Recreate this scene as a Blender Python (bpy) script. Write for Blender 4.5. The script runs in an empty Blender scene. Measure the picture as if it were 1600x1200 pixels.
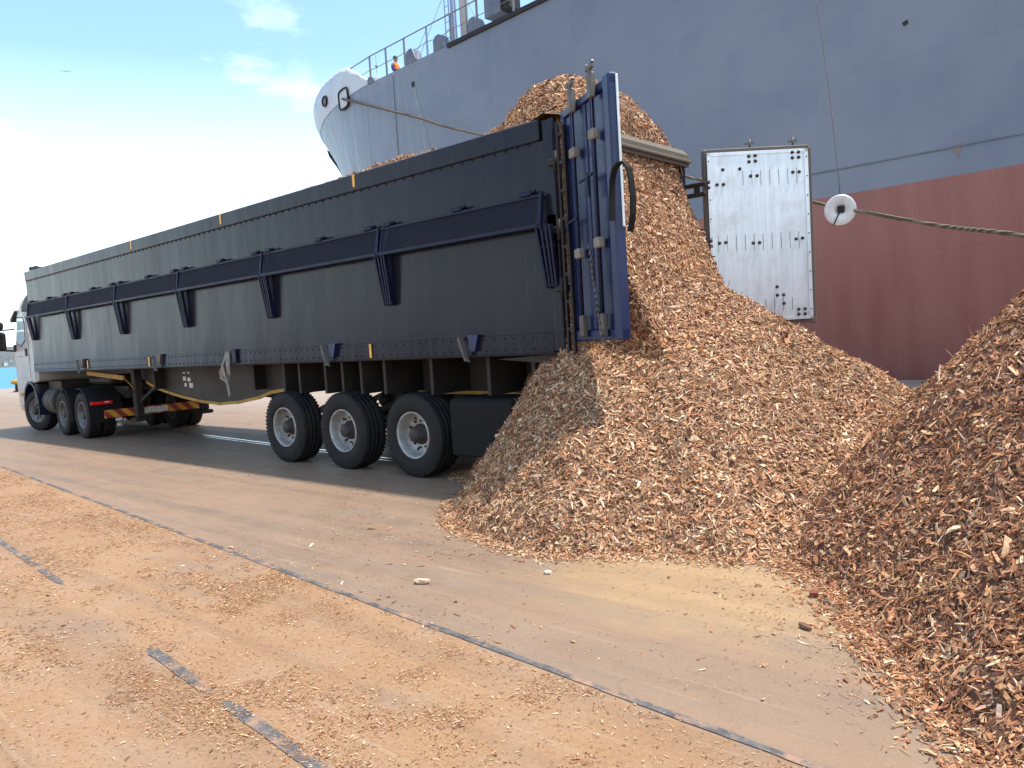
import bpy, math, random
import numpy as np
from mathutils import Vector, Matrix
random.seed(7); RNG = np.random.default_rng(11)
S = bpy.context.scene
COL = S.collection
rad = math.radians

# ---------------------------------------------------------------- camera
# world frame: X runs along the trailer towards its rear, Y away from the camera, Z up
CAM = Vector((7.1977, -6.0677, 1.68))
R_ = Vector((0.7495877, 0.6590653, -0.0612474)); U_ = Vector((0.0017789, 0.0905257, 0.9958925)); F_ = Vector((-0.6619026, 0.7466178, -0.0666846))
cd = bpy.data.cameras.new('camera'); cam = bpy.data.objects.new('camera', cd); COL.objects.link(cam)
cam.matrix_world = Matrix(((R_.x, U_.x, -F_.x, CAM.x), (R_.y, U_.y, -F_.y, CAM.y), (R_.z, U_.z, -F_.z, CAM.z), (0, 0, 0, 1)))
cd.lens = 27; cd.sensor_width = 36; cd.clip_start = 0.05; cd.clip_end = 8000
S.camera = cam
# ---------------------------------------------------------------- world, sun, exposure
SUN = Vector((0.30, 0.20, 1.0)).normalized()
el = math.asin(SUN.z); az = math.atan2(SUN.x, SUN.y)
w = bpy.data.worlds.new("World"); S.world = w; w.use_nodes = True
nt = w.node_tree; nt.nodes.clear()
def N(nt, t, **k):
    n = nt.nodes.new(t)
    for a, b in k.items(): setattr(n, a, b)
    return n
out = N(nt, 'ShaderNodeOutputWorld'); bg = N(nt, 'ShaderNodeBackground'); bg.inputs['Strength'].default_value = 0.15
sky = N(nt, 'ShaderNodeTexSky', sky_type='NISHITA'); sky.sun_disc = False; sky.sun_elevation = el; sky.sun_rotation = az
sky.air_density = 1.0; sky.dust_density = 1.6; sky.ozone_density = 1.0
tc = N(nt, 'ShaderNodeTexCoord'); mp = N(nt, 'ShaderNodeMapping'); mp.inputs['Scale'].default_value = (1.0, 1.0, 2.6); mp.inputs['Location'].default_value = (3.1, 0.4, 0.2)
nz = N(nt, 'ShaderNodeTexNoise'); nz.inputs['Scale'].default_value = 3.2; nz.inputs['Detail'].default_value = 9; nz.inputs['Roughness'].default_value = .56
cr = N(nt, 'ShaderNodeValToRGB'); cr.color_ramp.elements[0].position = .56; cr.color_ramp.elements[1].position = .80
sep = N(nt, 'ShaderNodeSeparateXYZ')
hz = N(nt, 'ShaderNodeMapRange'); hz.inputs['From Min'].default_value = 0.33; hz.inputs['From Max'].default_value = 0.0; hz.inputs['To Min'].default_value = 0.0; hz.inputs['To Max'].default_value = .85
add = N(nt, 'ShaderNodeMath', operation='ADD', use_clamp=True)
mul = N(nt, 'ShaderNodeMath', operation='MULTIPLY'); mul.inputs[1].default_value = .75
mix = N(nt, 'ShaderNodeMix', data_type='RGBA'); mix.inputs[7].default_value = (6.2, 6.9, 7.0, 1)
tint = N(nt, 'ShaderNodeMix', data_type='RGBA', blend_type='MULTIPLY'); tint.inputs[0].default_value = 1.0; tint.inputs[7].default_value = (.92, 1.05, 1.03, 1)
L = nt.links.new
L(tc.outputs['Generated'], mp.inputs[0]); L(mp.outputs[0], nz.inputs['Vector']); L(nz.outputs['Fac'], cr.inputs[0]); L(cr.outputs[0], mul.inputs[0])
L(tc.outputs['Generated'], sep.inputs[0]); L(sep.outputs['Z'], hz.inputs['Value']); L(mul.outputs[0], add.inputs[0]); L(hz.outputs[0], add.inputs[1])
L(sky.outputs[0], tint.inputs[6]); L(add.outputs[0], mix.inputs[0]); L(tint.outputs[2], mix.inputs[6]); L(mix.outputs[2], bg.inputs[0]); L(bg.outputs[0], out.inputs[0])
sd = bpy.data.lights.new('sun', 'SUN'); sd.energy = 2.9; sd.angle = rad(2.2); sd.color = (1, .94, .83)
so = bpy.data.objects.new('sun', sd); COL.objects.link(so); so.rotation_euler = SUN.to_track_quat('Z', 'Y').to_euler(); so.location = (0, 0, 40)
S.view_settings.view_transform = 'Standard'; S.view_settings.look = 'None'; S.view_settings.exposure = 1.15; S.view_settings.gamma = 1
S.render.engine = 'CYCLES'; S.cycles.max_bounces = 6; S.cycles.transparent_max_bounces = 8

# ---------------------------------------------------------------- material helpers
def principled(name, col, rough=.6, metal=0.0, spec=.5, coat=0.0):
    m = bpy.data.materials.new(name); m.use_nodes = True
    b = m.node_tree.nodes['Principled BSDF']
    b.inputs['Base Color'].default_value = (*col, 1); b.inputs['Roughness'].default_value = rough; b.inputs['Metallic'].default_value = metal
    b.inputs['Specular IOR Level'].default_value = spec; b.inputs['Coat Weight'].default_value = coat; b.inputs['Coat Roughness'].default_value = .12
    return m
def pos(nt, scale=(1, 1, 1), loc=(0, 0, 0), obj=True):
    if obj:
        g = N(nt, 'ShaderNodeTexCoord').outputs['Object']
    else:
        g = N(nt, 'ShaderNodeNewGeometry').outputs['Position']
    m = N(nt, 'ShaderNodeMapping'); m.inputs['Scale'].default_value = scale; m.inputs['Location'].default_value = loc
    nt.links.new(g, m.inputs[0]); return m.outputs[0]
def noise(nt, vec, scale, detail=6, rough=.55, dist=0):
    n = N(nt, 'ShaderNodeTexNoise'); n.inputs['Scale'].default_value = scale; n.inputs['Detail'].default_value = detail
    n.inputs['Roughness'].default_value = rough; n.inputs['Distortion'].default_value = dist; nt.links.new(vec, n.inputs['Vector']); return n.outputs['Fac']
def ramp(nt, fac, stops):
    r = N(nt, 'ShaderNodeValToRGB'); e = r.color_ramp.elements
    while len(e) < len(stops): e.new(.5)
    for i, (p, c) in enumerate(stops):
        e[i].position = p; e[i].color = (*c, 1) if hasattr(c, '__len__') else (c, c, c, 1)
    nt.links.new(fac, r.inputs[0]); return r.outputs[0]
def mixc(nt, fac, a, b, mode='MIX'):
    m = N(nt, 'ShaderNodeMix', data_type='RGBA', blend_type=mode)
    for i, v in ((0, fac), (6, a), (7, b)):
        if isinstance(v, (int, float)): m.inputs[i].default_value = v
        elif isinstance(v, tuple): m.inputs[i].default_value = (*v, 1)
        else: nt.links.new(v, m.inputs[i])
    return m.outputs[2]
def math_(nt, op, a, b=0.0, clamp=False):
    m = N(nt, 'ShaderNodeMath', operation=op, use_clamp=clamp)
    for i, v in ((0, a), (1, b)):
        if isinstance(v, (int, float)): m.inputs[i].default_value = v
        else: nt.links.new(v, m.inputs[i])
    return m.outputs[0]
def bump(nt, h, strength, dist, prev=None):
    b = N(nt, 'ShaderNodeBump'); b.inputs['Strength'].default_value = strength; b.inputs['Distance'].default_value = dist
    nt.links.new(h, b.inputs['Height'])
    if prev is not None: nt.links.new(prev, b.inputs['Normal'])
    return b.outputs[0]
def worn(name, col, rough=.55, metal=0.0, dirt=(.20, .15, .11), amount=.35, scale=3.0, coat=0.0, bumps=.15):
    """painted or bare metal with blotchy dirt and slightly varying gloss"""
    m = principled(name, col, rough, metal, coat=coat, spec=.28 if max(col) < .06 else .45); nt = m.node_tree; b = nt.nodes['Principled BSDF']
    v = pos(nt, obj=False)
    n1 = noise(nt, v, scale, 8, .62); n2 = noise(nt, v, scale * 9, 5, .6)
    f = math_(nt, 'MULTIPLY', ramp(nt, math_(nt, 'ADD', math_(nt, 'MULTIPLY', n1, .7), math_(nt, 'MULTIPLY', n2, .3)), [(.42, 0.0), (.66, 1.0)]), amount)
    nt.links.new(mixc(nt, f, col, dirt), b.inputs['Base Color'])
    nt.links.new(math_(nt, 'ADD', math_(nt, 'MULTIPLY', f, .35), rough, True), b.inputs['Roughness'])
    nt.links.new(bump(nt, n2, bumps, .004), b.inputs['Normal'])
    return m
M = {}
M['navy'] = worn('navy_paint', (.0035, .006, .03), .42, dirt=(.018, .016, .02), amount=.4, scale=5)
M['blue'] = worn('blue_paint', (.003, .012, .075), .34, dirt=(.03, .026, .026), amount=.4, scale=2.5, coat=.08, bumps=.05)
M['black'] = worn('black_plastic', (.008, .008, .010), .5, dirt=(.04, .03, .025), amount=.35, scale=4)
M['dark'] = worn('dark_steel', (.018, .016, .016), .55, dirt=(.07, .045, .032), amount=.5, scale=3)
M['chassis'] = worn('chassis_grey', (.032, .029, .028), .5, dirt=(.06, .04, .029), amount=.55, scale=1.6)
M['yellow'] = worn('yellow_paint', (.48, .25, .02), .5, dirt=(.16, .10, .06), amount=.6, scale=6)
M['amber'] = principled('amber_reflector', (.85, .42, .04), .35)
M['galv'] = worn('galvanised', (.13, .12, .11), .5, .4, dirt=(.14, .10, .075), amount=.6, scale=8)
M['rim'] = worn('rim_silver', (.40, .39, .375), .38, .35, dirt=(.19, .12, .085), amount=.8, scale=7)
M['rim_dull'] = worn('rim_dull_grey', (.17, .165, .16), .45, .3, dirt=(.11, .075, .055), amount=.7, scale=7)
M['hub'] = worn('hub_dark', (.035, .03, .03), .5, dirt=(.10, .06, .045), amount=.6, scale=9)
M['cab'] = worn('cab_cream', (.42, .39, .36), .35, dirt=(.30, .25, .2), amount=.45, scale=2.2, coat=.3)
M['glass'] = principled('cab_glass', (.55, .72, .78), .08, .0, 1.0)
M['red'] = principled('red_lens', (.75, .012, .012), .25)
M['white'] = worn('white_plate', (.7, .68, .64), .5, dirt=(.3, .24, .2), amount=.5, scale=12)
M['rubber'] = worn('black_rubber', (.006, .006, .006), .75, dirt=(.02, .016, .013), amount=.3, scale=5)
M['strap'] = worn('webbing', (.26, .24, .21), .85, dirt=(.16, .12, .09), amount=.7, scale=14)
M['tyre'] = worn('tyre_rubber', (.010, .0095, .010), .7, dirt=(.045, .032, .026), amount=.5, scale=4)
M['wallin'] = worn('inner_wall', (.10, .085, .07), .65, dirt=(.15, .10, .065), amount=.6, scale=3)
M['shipwhite'] = worn('ship_white', (.58, .60, .63), .5, dirt=(.45, .38, .30), amount=.4, scale=.8)
M['rail_grey'] = worn('railing_grey', (.17, .18, .20), .5, dirt=(.3, .2, .14), amount=.4, scale=3)
M['mast'] = worn('mast_paint', (.26, .33, .48), .5, dirt=(.3, .24, .2), amount=.4, scale=2)
M['shipgrey'] = worn('ship_fitting_grey', (.10, .12, .17), .5, dirt=(.35, .3, .24), amount=.4, scale=2)

def side_mat():
    m = principled('slate_side_paint', (.03, .03, .035), .3, coat=.0, spec=.20); nt = m.node_tree; b = nt.nodes['Principled BSDF']
    vs = pos(nt, (1, 0, .05), obj=False)
    a = noise(nt, vs, 7.0, 3, .6); c = noise(nt, vs, 28.0, 2, .5); big = noise(nt, pos(nt, (1, 1, .35), obj=False), .8, 3, .5)
    dirt = noise(nt, pos(nt, (1, 1, .12), obj=False), 6, 7, .65); fine = noise(nt, pos(nt, obj=False), 40, 4, .6)
    pale_streaks = ramp(nt, noise(nt, pos(nt, (1, 1, .03), obj=False), 34, 2, .5), [(.62, 0.0), (.74, 1.0)])
    col = mixc(nt, ramp(nt, dirt, [(.38, 0.0), (.72, 1.0)]), (.010, .010, .020), (.022, .019, .026))
    col = mixc(nt, math_(nt, 'MULTIPLY', pale_streaks, math_(nt, 'MULTIPLY', ramp(nt, big, [(.48, 0.0), (.7, 1.0)]), .35)), col, (.13, .14, .16))  # pale upright streaks in random patches
    # brown road dust on the lower third
    z = N(nt, 'ShaderNodeSeparateXYZ'); nt.links.new(N(nt, 'ShaderNodeNewGeometry').outputs['Position'], z.inputs[0])
    nt.links.new(col, b.inputs['Base Color'])
    nt.links.new(math_(nt, 'ADD', math_(nt, 'MULTIPLY', dirt, .30), .06, True), b.inputs['Roughness'])
    h = bump(nt, a, .45, .004); h = bump(nt, c, .3, .0012, h); h = bump(nt, big, .7, .05, h); h = bump(nt, fine, .06, .002, h)
    nt.links.new(h, b.inputs['Normal']); return m
M['side'] = side_mat()

def silver_mat():
    m = principled('brushed_aluminium', (.60, .62, .64), .36, .45); nt = m.node_tree; b = nt.nodes['Principled BSDF']
    v = pos(nt, (9, 9, .35)); n1 = noise(nt, v, 3, 5, .6); n2 = noise(nt, pos(nt), 2.2, 7, .65); n3 = noise(nt, pos(nt), 22, 4, .6)
    c = mixc(nt, ramp(nt, n1, [(.3, 0.0), (.7, 1.0)]), (.66, .67, .68), (.80, .81, .82))
    c = mixc(nt, math_(nt, 'MULTIPLY', ramp(nt, n2, [(.5, 0.0), (.72, 1.0)]), .5), c, (.42, .38, .34))
    nt.links.new(c, b.inputs['Base Color'])
    nt.links.new(math_(nt, 'ADD', math_(nt, 'MULTIPLY', n2, .3), .25, True), b.inputs['Roughness'])
    nt.links.new(bump(nt, n3, .12, .003, bump(nt, n1, .15, .003)), b.inputs['Normal']); return m
M['silver'] = silver_mat()

def hull_mat():
    m = principled('hull_paint', (.2, .24, .34), .42); nt = m.node_tree; b = nt.nodes['Principled BSDF']
    p = N(nt, 'ShaderNodeNewGeometry').outputs['Position']; sp = N(nt, 'ShaderNodeSeparateXYZ'); nt.links.new(p, sp.inputs[0])
    plates = N(nt, 'ShaderNodeTexBrick'); plates.inputs['Scale'].default_value = 1; plates.inputs['Mortar Size'].default_value = .02; plates.inputs['Mortar Smooth'].default_value = .3
    plates.inputs['Brick Width'].default_value = 8.0; plates.inputs['Row Height'].default_value = 2.3; plates.inputs['Color1'].default_value = (1, 1, 1, 1); plates.inputs['Color2'].default_value = (1, 1, 1, 1); plates.inputs['Mortar'].default_value = (0, 0, 0, 1)
    cv = N(nt, 'ShaderNodeCombineXYZ'); nt.links.new(sp.outputs['X'], cv.inputs[0]); nt.links.new(math_(nt, 'ADD', sp.outputs['Z'], 1.6), cv.inputs[1]); nt.links.new(cv.outputs[0], plates.inputs['Vector'])
    wob = noise(nt, pos(nt, obj=False), .8, 4, .6); big = noise(nt, pos(nt, (1, 1, 1), obj=False), .22, 6, .6)
    st = noise(nt, pos(nt, (1, 1, .12), obj=False), 1.6, 7, .62); fine = noise(nt, pos(nt, obj=False), 12, 6, .7)
    rects = noise(nt, pos(nt, (1, 1, 1), obj=False), .7, 2, .4)
    streak = noise(nt, pos(nt, (1, 1, .05), obj=False), 5.0, 3, .55)
    grey = mixc(nt, ramp(nt, big, [(.3, 0.0), (.7, 1.0)]), (.145, .160, .208), (.20, .212, .252))
    grey = mixc(nt, math_(nt, 'MULTIPLY', ramp(nt, st, [(.5, 0.0), (.75, 1.0)]), .35), grey, (.22, .24, .29))
    # pale vertical streaks, stronger towards the bow
    bowf = N(nt, 'ShaderNodeMapRange'); bowf.inputs['From Min'].default_value = -14; bowf.inputs['From Max'].default_value = -25; nt.links.new(sp.outputs['X'], bowf.inputs['Value'])
    bow_streaks = math_(nt, 'MULTIPLY', ramp(nt, streak, [(.35, 0.0), (.85, 1.0)]), math_(nt, 'MULTIPLY', bowf.outputs[0], .7))
    grey = mixc(nt, bow_streaks, grey, (.42, .48, .54))
    tw = N(nt, 'ShaderNodeMapRange'); tw.inputs['From Min'].default_value = -10; tw.inputs['From Max'].default_value = 6; tw.inputs['To Max'].default_value = .5; nt.links.new(sp.outputs['X'], tw.inputs['Value'])
    grey = mixc(nt, math_(nt, 'MULTIPLY', ramp(nt, noise(nt, pos(nt, loc=(4, 2, 7), obj=False), .3, 4, .5), [(.42, 0.0), (.6, 1.0)]), tw.outputs[0]), grey, (.27, .265, .30))
    pr = ramp(nt, rects, [(.60, 0.0), (.62, 1.0)])
    grey = mixc(nt, math_(nt, 'MULTIPLY', pr, .16), grey, (.11, .14, .22))
    red = mixc(nt, ramp(nt, st, [(.35, 0.0), (.7, 1.0)]), (.27, .080, .060), (.34, .125, .095))
    red = mixc(nt, math_(nt, 'MULTIPLY', ramp(nt, fine, [(.5, 0.0), (.8, 1.0)]), .3), red, (.22, .11, .085))
    edge = math_(nt, 'ADD', sp.outputs['Z'], math_(nt, 'MULTIPLY', math_(nt, 'SUBTRACT', fine, .5), .05))
    col = mixc(nt, math_(nt, 'GREATER_THAN', edge, 4.66), red, grey)
    col = mixc(nt, math_(nt, 'MULTIPLY', math_(nt, 'SUBTRACT', 1.0, plates.outputs['Color']), .10), col, (.07, .07, .09))
    rust = ramp(nt, noise(nt, pos(nt, (1, 1, .25), obj=False), 2.3, 9, .75), [(.655, 0.0), (.74, 1.0)])
    col = mixc(nt, math_(nt, 'MULTIPLY', rust, .55), col, (.20, .12, .09))
    nt.links.new(col, b.inputs['Base Color'])
    h = bump(nt, wob, .5, .05); h = bump(nt, plates.outputs['Color'], .15, .015, h); h = bump(nt, fine, .1, .01, h)
    nt.links.new(h, b.inputs['Normal'])
    nt.links.new(math_(nt, 'ADD', math_(nt, 'MULTIPLY', st, .3), .27, True), b.inputs['Roughness'])
    return m
M['hull'] = hull_mat()

def chip_mat():
    m = principled('wood_chip', (.4, .25, .15), .78, spec=.25); nt = m.node_tree; b = nt.nodes['Principled BSDF']
    a = N(nt, 'ShaderNodeVertexColor', layer_name='col')
    n = noise(nt, pos(nt, obj=False), 60, 4, .6)
    c = mixc(nt, 1.0, a.outputs['Color'], ramp(nt, n, [(.3, .68), (.7, 1.25)]), 'MULTIPLY')
    nt.links.new(c, b.inputs['Base Color']); nt.links.new(bump(nt, n, .3, .004), b.inputs['Normal']); return m
M['chip'] = chip_mat()

def ground_mat():
    m = principled('quay_concrete', (.2, .17, .15), .8, spec=.3); nt = m.node_tree; b = nt.nodes['Principled BSDF']
    p = N(nt, 'ShaderNodeNewGeometry').outputs['Position']; sp = N(nt, 'ShaderNodeSeparateXYZ'); nt.links.new(p, sp.inputs[0])
    v = pos(nt, obj=False); X, Y = sp.outputs['X'], sp.outputs['Y']
    big = noise(nt, v, .55, 6, .6); mid = noise(nt, v, 2.6, 8, .62); fine = noise(nt, v, 30, 8, .75); vfine = noise(nt, v, 130, 4, .75)
    sweep = noise(nt, pos(nt, (.25, 2.2, 1), obj=False), 1.5, 7, .62)
    conc = mixc(nt, ramp(nt, mid, [(.3, 0.0), (.7, 1.0)]), (.18, .128, .092), (.24, .178, .132))
    conc = mixc(nt, math_(nt, 'MULTIPLY', ramp(nt, sweep, [(.36, 0.0), (.6, 1.0)]), .8), conc, (.285, .18, .118))
    # distance of a point from the crane rail line (negative = camera side)
    t = math_(nt, 'ADD', Y, math_(nt, 'MULTIPLY', X, .0753)); t = math_(nt, 'ADD', t, 2.86)
    tw = math_(nt, 'ADD', t, math_(nt, 'MULTIPLY', math_(nt, 'SUBTRACT', mid, .5), .30))
    sd = mixc(nt, ramp(nt, big, [(.35, 0.0), (.65, 1.0)]), (.31, .165, .078), (.36, .207, .106))
    sd = mixc(nt, math_(nt, 'MULTIPLY', ramp(nt, mid, [(.45, 0.0), (.7, 1.0)]), .5), sd, (.35, .25, .18))
    sd = mixc(nt, ramp(nt, fine, [(.44, .0), (.70, .6)]), sd, (.20, .105, .065))
    sd = mixc(nt, math_(nt, 'MULTIPLY', ramp(nt, vfine, [(.52, 0.0), (.68, 1.0)]), .6), sd, (.50, .34, .22))
    near = N(nt, 'ShaderNodeMapRange', interpolation_type='SMOOTHSTEP'); near.inputs['From Min'].default_value = .03; near.inputs['From Max'].default_value = -.05; nt.links.new(tw, near.inputs['Value'])
    bare = ramp(nt, noise(nt, pos(nt, (.5, 1, 1), loc=(3, 8, 0), obj=False), .9, 5, .6), [(.56, 1.0), (.66, .35)])
    nearf = math_(nt, 'MULTIPLY', near.outputs[0], bare)
    col = mixc(nt, nearf, conc, sd)
    # pale yellow dust apron in front of the piles
    dx = math_(nt, 'MULTIPLY', math_(nt, 'SUBTRACT', X, 4.9), .55); dy = math_(nt, 'ADD', Y, 1.75)
    r = math_(nt, 'SQRT', math_(nt, 'ADD', math_(nt, 'MULTIPLY', dx, dx), math_(nt, 'MULTIPLY', dy, dy)))
    r = math_(nt, 'ADD', r, math_(nt, 'MULTIPLY', math_(nt, 'SUBTRACT', mid, .5), .9))
    ap = N(nt, 'ShaderNodeMapRange', interpolation_type='SMOOTHSTEP'); ap.inputs['From Min'].default_value = .95; ap.inputs['From Max'].default_value = .25; nt.links.new(r, ap.inputs['Value'])
    col = mixc(nt, math_(nt, 'MULTIPLY', ap.outputs[0], .85), col, mixc(nt, ramp(nt, fine, [(.4, 0.0), (.7, 1.0)]), (.42, .275, .14), (.35, .225, .12)))
    # paving far beyond the truck painted brighter for the sunlight on it
    fr = N(nt, 'ShaderNodeMapRange'); fr.inputs['From Min'].default_value = 3.5; fr.inputs['From Max'].default_value = 8; fr.inputs['To Max'].default_value = .7; nt.links.new(Y, fr.inputs['Value'])
    col = mixc(nt, fr.outputs[0], col, (.36, .30, .25))
    trk = noise(nt, pos(nt, (.12, 3.2, 1), loc=(2, 5, 0), obj=False), 1.1, 5, .5)
    col = mixc(nt, math_(nt, 'MULTIPLY', ramp(nt, trk, [(.50, 0.0), (.60, 1.0)]), .22), col, (.13, .085, .06))
    col = mixc(nt, ramp(nt, vfine, [(.3, .0), (.75, .40)]), col, (.14, .09, .06))
    col = mixc(nt, math_(nt, 'MULTIPLY', ramp(nt, noise(nt, v, 85, 5, .8), [(.56, 0.0), (.66, 1.0)]), .35), col, (.46, .31, .19))
    vo = N(nt, 'ShaderNodeTexVoronoi', feature='DISTANCE_TO_EDGE'); vo.inputs['Scale'].default_value = .42
    wv = N(nt, 'ShaderNodeVectorMath', operation='ADD'); nz_ = N(nt, 'ShaderNodeTexNoise'); nz_.inputs['Scale'].default_value = 2.2; nz_.inputs['Detail'].default_value = 5; nt.links.new(v, nz_.inputs['Vector']); nt.links.new(v, wv.inputs[0]); nt.links.new(nz_.outputs['Color'], wv.inputs[1]); nt.links.new(wv.outputs[0], vo.inputs['Vector'])
    crk = math_(nt, 'MULTIPLY', ramp(nt, vo.outputs['Distance'], [(.0, 1.0), (.006, 0.0)]), math_(nt, 'SUBTRACT', 1.0, nearf, True))
    col = mixc(nt, math_(nt, 'MULTIPLY', crk, math_(nt, 'MULTIPLY', ramp(nt, big, [(.45, 0.0), (.6, 1.0)]), .22)), col, (.08, .06, .05))
    scr = noise(nt, pos(nt, (.35, 9, 1), loc=(1, 3, 0), obj=False), 2.2, 4, .6)
    col = mixc(nt, math_(nt, 'MULTIPLY', ramp(nt, scr, [(.60, 0.0), (.68, 1.0)]), .35), col, (.37, .27, .19))
    nt.links.new(col, b.inputs['Base Color'])
    nt.links.new(math_(nt, 'ADD', math_(nt, 'MULTIPLY', nearf, .15), math_(nt, 'ADD', math_(nt, 'MULTIPLY', mid, .35), .45), True), b.inputs['Roughness'])
    h = bump(nt, mid, .35, .02); h = bump(nt, fine, .8, .009, h)
    hb = N(nt, 'ShaderNodeBump'); hb.inputs['Distance'].default_value = .004; nt.links.new(vfine, hb.inputs['Height']); nt.links.new(h, hb.inputs['Normal']); nt.links.new(math_(nt, 'ADD', math_(nt, 'MULTIPLY', nearf, .7), .15), hb.inputs['Strength'])
    nt.links.new(hb.outputs[0], b.inputs['Normal']); return m
M['ground'] = ground_mat()

def striped(name):
    m = principled(name, (.6, .3, .03), .4); nt = m.node_tree; b = nt.nodes['Principled BSDF']
    sp = N(nt, 'ShaderNodeSeparateXYZ'); nt.links.new(N(nt, 'ShaderNodeTexCoord').outputs['Object'], sp.inputs[0])
    s = math_(nt, 'ADD', sp.outputs['Y'], sp.outputs['Z']); f = math_(nt, 'GREATER_THAN', math_(nt, 'FRACT', math_(nt, 'MULTIPLY', s, 3.6)), .5)
    d = noise(nt, pos(nt), 12, 6, .6)
    c = mixc(nt, f, (.62, .30, .02), (.30, .02, .02)); c = mixc(nt, math_(nt, 'MULTIPLY', ramp(nt, d, [(.45, 0.0), (.7, 1.0)]), .5), c, (.13, .09, .07))
    nt.links.new(c, b.inputs['Base Color']); return m
M['chevron'] = striped('chevron_bar')

# ---------------------------------------------------------------- mesh helpers
class MB:
    def __init__(s): s.v = []; s.f = []; s.smooth = []
    def quadmesh(s, vs, fs, smooth=False):
        o = len(s.v); s.v += [tuple(p) for p in vs]; s.f += [tuple(i + o for i in f) for f in fs]; s.smooth += [smooth] * len(fs)
    def box(s, a, b, mat=None):
        (x0, y0, z0), (x1, y1, z1) = a, b
        vs = [(x0, y0, z0), (x1, y0, z0), (x1, y1, z0), (x0, y1, z0), (x0, y0, z1), (x1, y0, z1), (x1, y1, z1), (x0, y1, z1)]
        if mat is not None: vs = [mat @ Vector(p) for p in vs]
        s.quadmesh(vs, [(0, 3, 2, 1), (4, 5, 6, 7), (0, 1, 5, 4), (1, 2, 6, 5), (2, 3, 7, 6), (3, 0, 4, 7)])
    def bbox(s, a, b, r=.01, mat=None):
        """box with chamfered vertical/horizontal edges"""
        x0, y0, z0 = a; x1, y1, z1 = b; r = min(r, (x1 - x0) * .45, (y1 - y0) * .45, (z1 - z0) * .45)
        prof = [(x0 + r, y0), (x1 - r, y0), (x1, y0 + r), (x1, y1 - r), (x1 - r, y1), (x0 + r, y1), (x0, y1 - r), (x0, y0 + r)]
        cx, cy = (x0 + x1) / 2, (y0 + y1) / 2
        def ring(z, k): return [(cx + (x - cx) * (1 - k * r / max(1e-6, (x1 - x0) / 2)), cy + (y - cy) * (1 - k * r / max(1e-6, (y1 - y0) / 2)), z) for x, y in prof]
        vs = ring(z0, 1) + ring(z0 + r, 0) + ring(z1 - r, 0) + ring(z1, 1); fs = []
        for k in range(3):
            for i in range(8): j = (i + 1) % 8; fs.append((k * 8 + i, k * 8 + j, k * 8 + 8 + j, k * 8 + 8 + i))
        fs.append(tuple(range(7, -1, -1))); fs.append(tuple(range(24, 32)))
        if mat is not None: vs = [mat @ Vector(p) for p in vs]
        s.quadmesh(vs, fs)
    def bar(s, a, b, w, h=None, up=(0, 0, 1)):
        a = Vector(a); b = Vector(b); h = h or w; d = (b - a).normalized(); u = Vector(up)
        if abs(d.dot(u)) > .98: u = Vector((0, 1, 0))
        x = d.cross(u).normalized(); y = x.cross(d).normalized(); vs = []
        for p in (a, b):
            for sx, sy in ((-1, -1), (1, -1), (1, 1), (-1, 1)): vs.append(p + x * sx * w / 2 + y * sy * h / 2)
        s.quadmesh(vs, [(0, 1, 2, 3), (7, 6, 5, 4), (0, 4, 5, 1), (1, 5, 6, 2), (2, 6, 7, 3), (3, 7, 4, 0)])
    def tube(s, pts, r, n=8, caps=True):
        pts = [Vector(p) for p in pts]; rs = r if hasattr(r, '__len__') else [r] * len(pts); vs = []; fs = []; prev = None
        for i, p in enumerate(pts):
            d = (pts[min(i + 1, len(pts) - 1)] - pts[max(i - 1, 0)]).normalized()
            if prev is None:
                u = Vector((0, 0, 1)) if abs(d.z) < .9 else Vector((1, 0, 0)); x = d.cross(u).normalized()
            else: x = (prev - d * prev.dot(d)).normalized()
            prev = x; y = d.cross(x)
            for k in range(n): a = 2 * math.pi * k / n; vs.append(p + (x * math.cos(a) + y * math.sin(a)) * rs[i])
        for i in range(len(pts) - 1):
            for k in range(n): j = (k + 1) % n; fs.append((i * n + k, i * n + j, (i + 1) * n + j, (i + 1) * n + k))
        s.quadmesh(vs, fs, True)
        if caps:
            o = len(s.v) - len(vs); s.f.append(tuple(o + k for k in range(n - 1, -1, -1))); s.f.append(tuple(o + (len(pts) - 1) * n + k for k in range(n))); s.smooth += [False, False]
    def lathe(s, prof, axis='y', centre=(0, 0, 0), n=40, mat=None):
        """prof: (axial, radius) pairs"""
        vs = []; fs = []; c = Vector(centre)
        for (a, r) in prof:
            for k in range(n):
                t = 2 * math.pi * k / n
                p = Vector((r * math.cos(t), a, r * math.sin(t))) if axis == 'y' else (Vector((r * math.cos(t), r * math.sin(t), a)) if axis == 'z' else Vector((a, r * math.cos(t), r * math.sin(t))))
                p = c + p
                if mat is not None: p = mat @ p
                vs.append(p)
        for i in range(len(prof) - 1):
            for k in range(n): j = (k + 1) % n; fs.append((i * n + k, i * n + j, (i + 1) * n + j, (i + 1) * n + k))
        s.quadmesh(vs, fs, True)
    def ball(s, c, r, n=10, sc=(1, 1, 1)):
        prof = [(-math.cos(math.pi * i / n) * r, max(1e-4, math.sin(math.pi * i / n) * r)) for i in range(n + 1)]
        m = Matrix.Translation(c) @ Matrix.Diagonal((*sc, 1)); s.lathe(prof, 'z', n=n + 4, mat=m)
    def prism(s, poly, y0, y1, axis='y'):
        n = len(poly)
        if axis == 'y': vs = [(a, y0, b) for a, b in poly] + [(a, y1, b) for a, b in poly]
        elif axis == 'x': vs = [(y0, a, b) for a, b in poly] + [(y1, a, b) for a, b in poly]
        else: vs = [(a, b, y0) for a, b in poly] + [(a, b, y1) for a, b in poly]
        fs = [tuple(range(n)), tuple(range(2 * n - 1, n - 1, -1))] + [(i, i + n, (i + 1) % n + n, (i + 1) % n) for i in range(n)]
        s.quadmesh(vs, fs)
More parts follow.
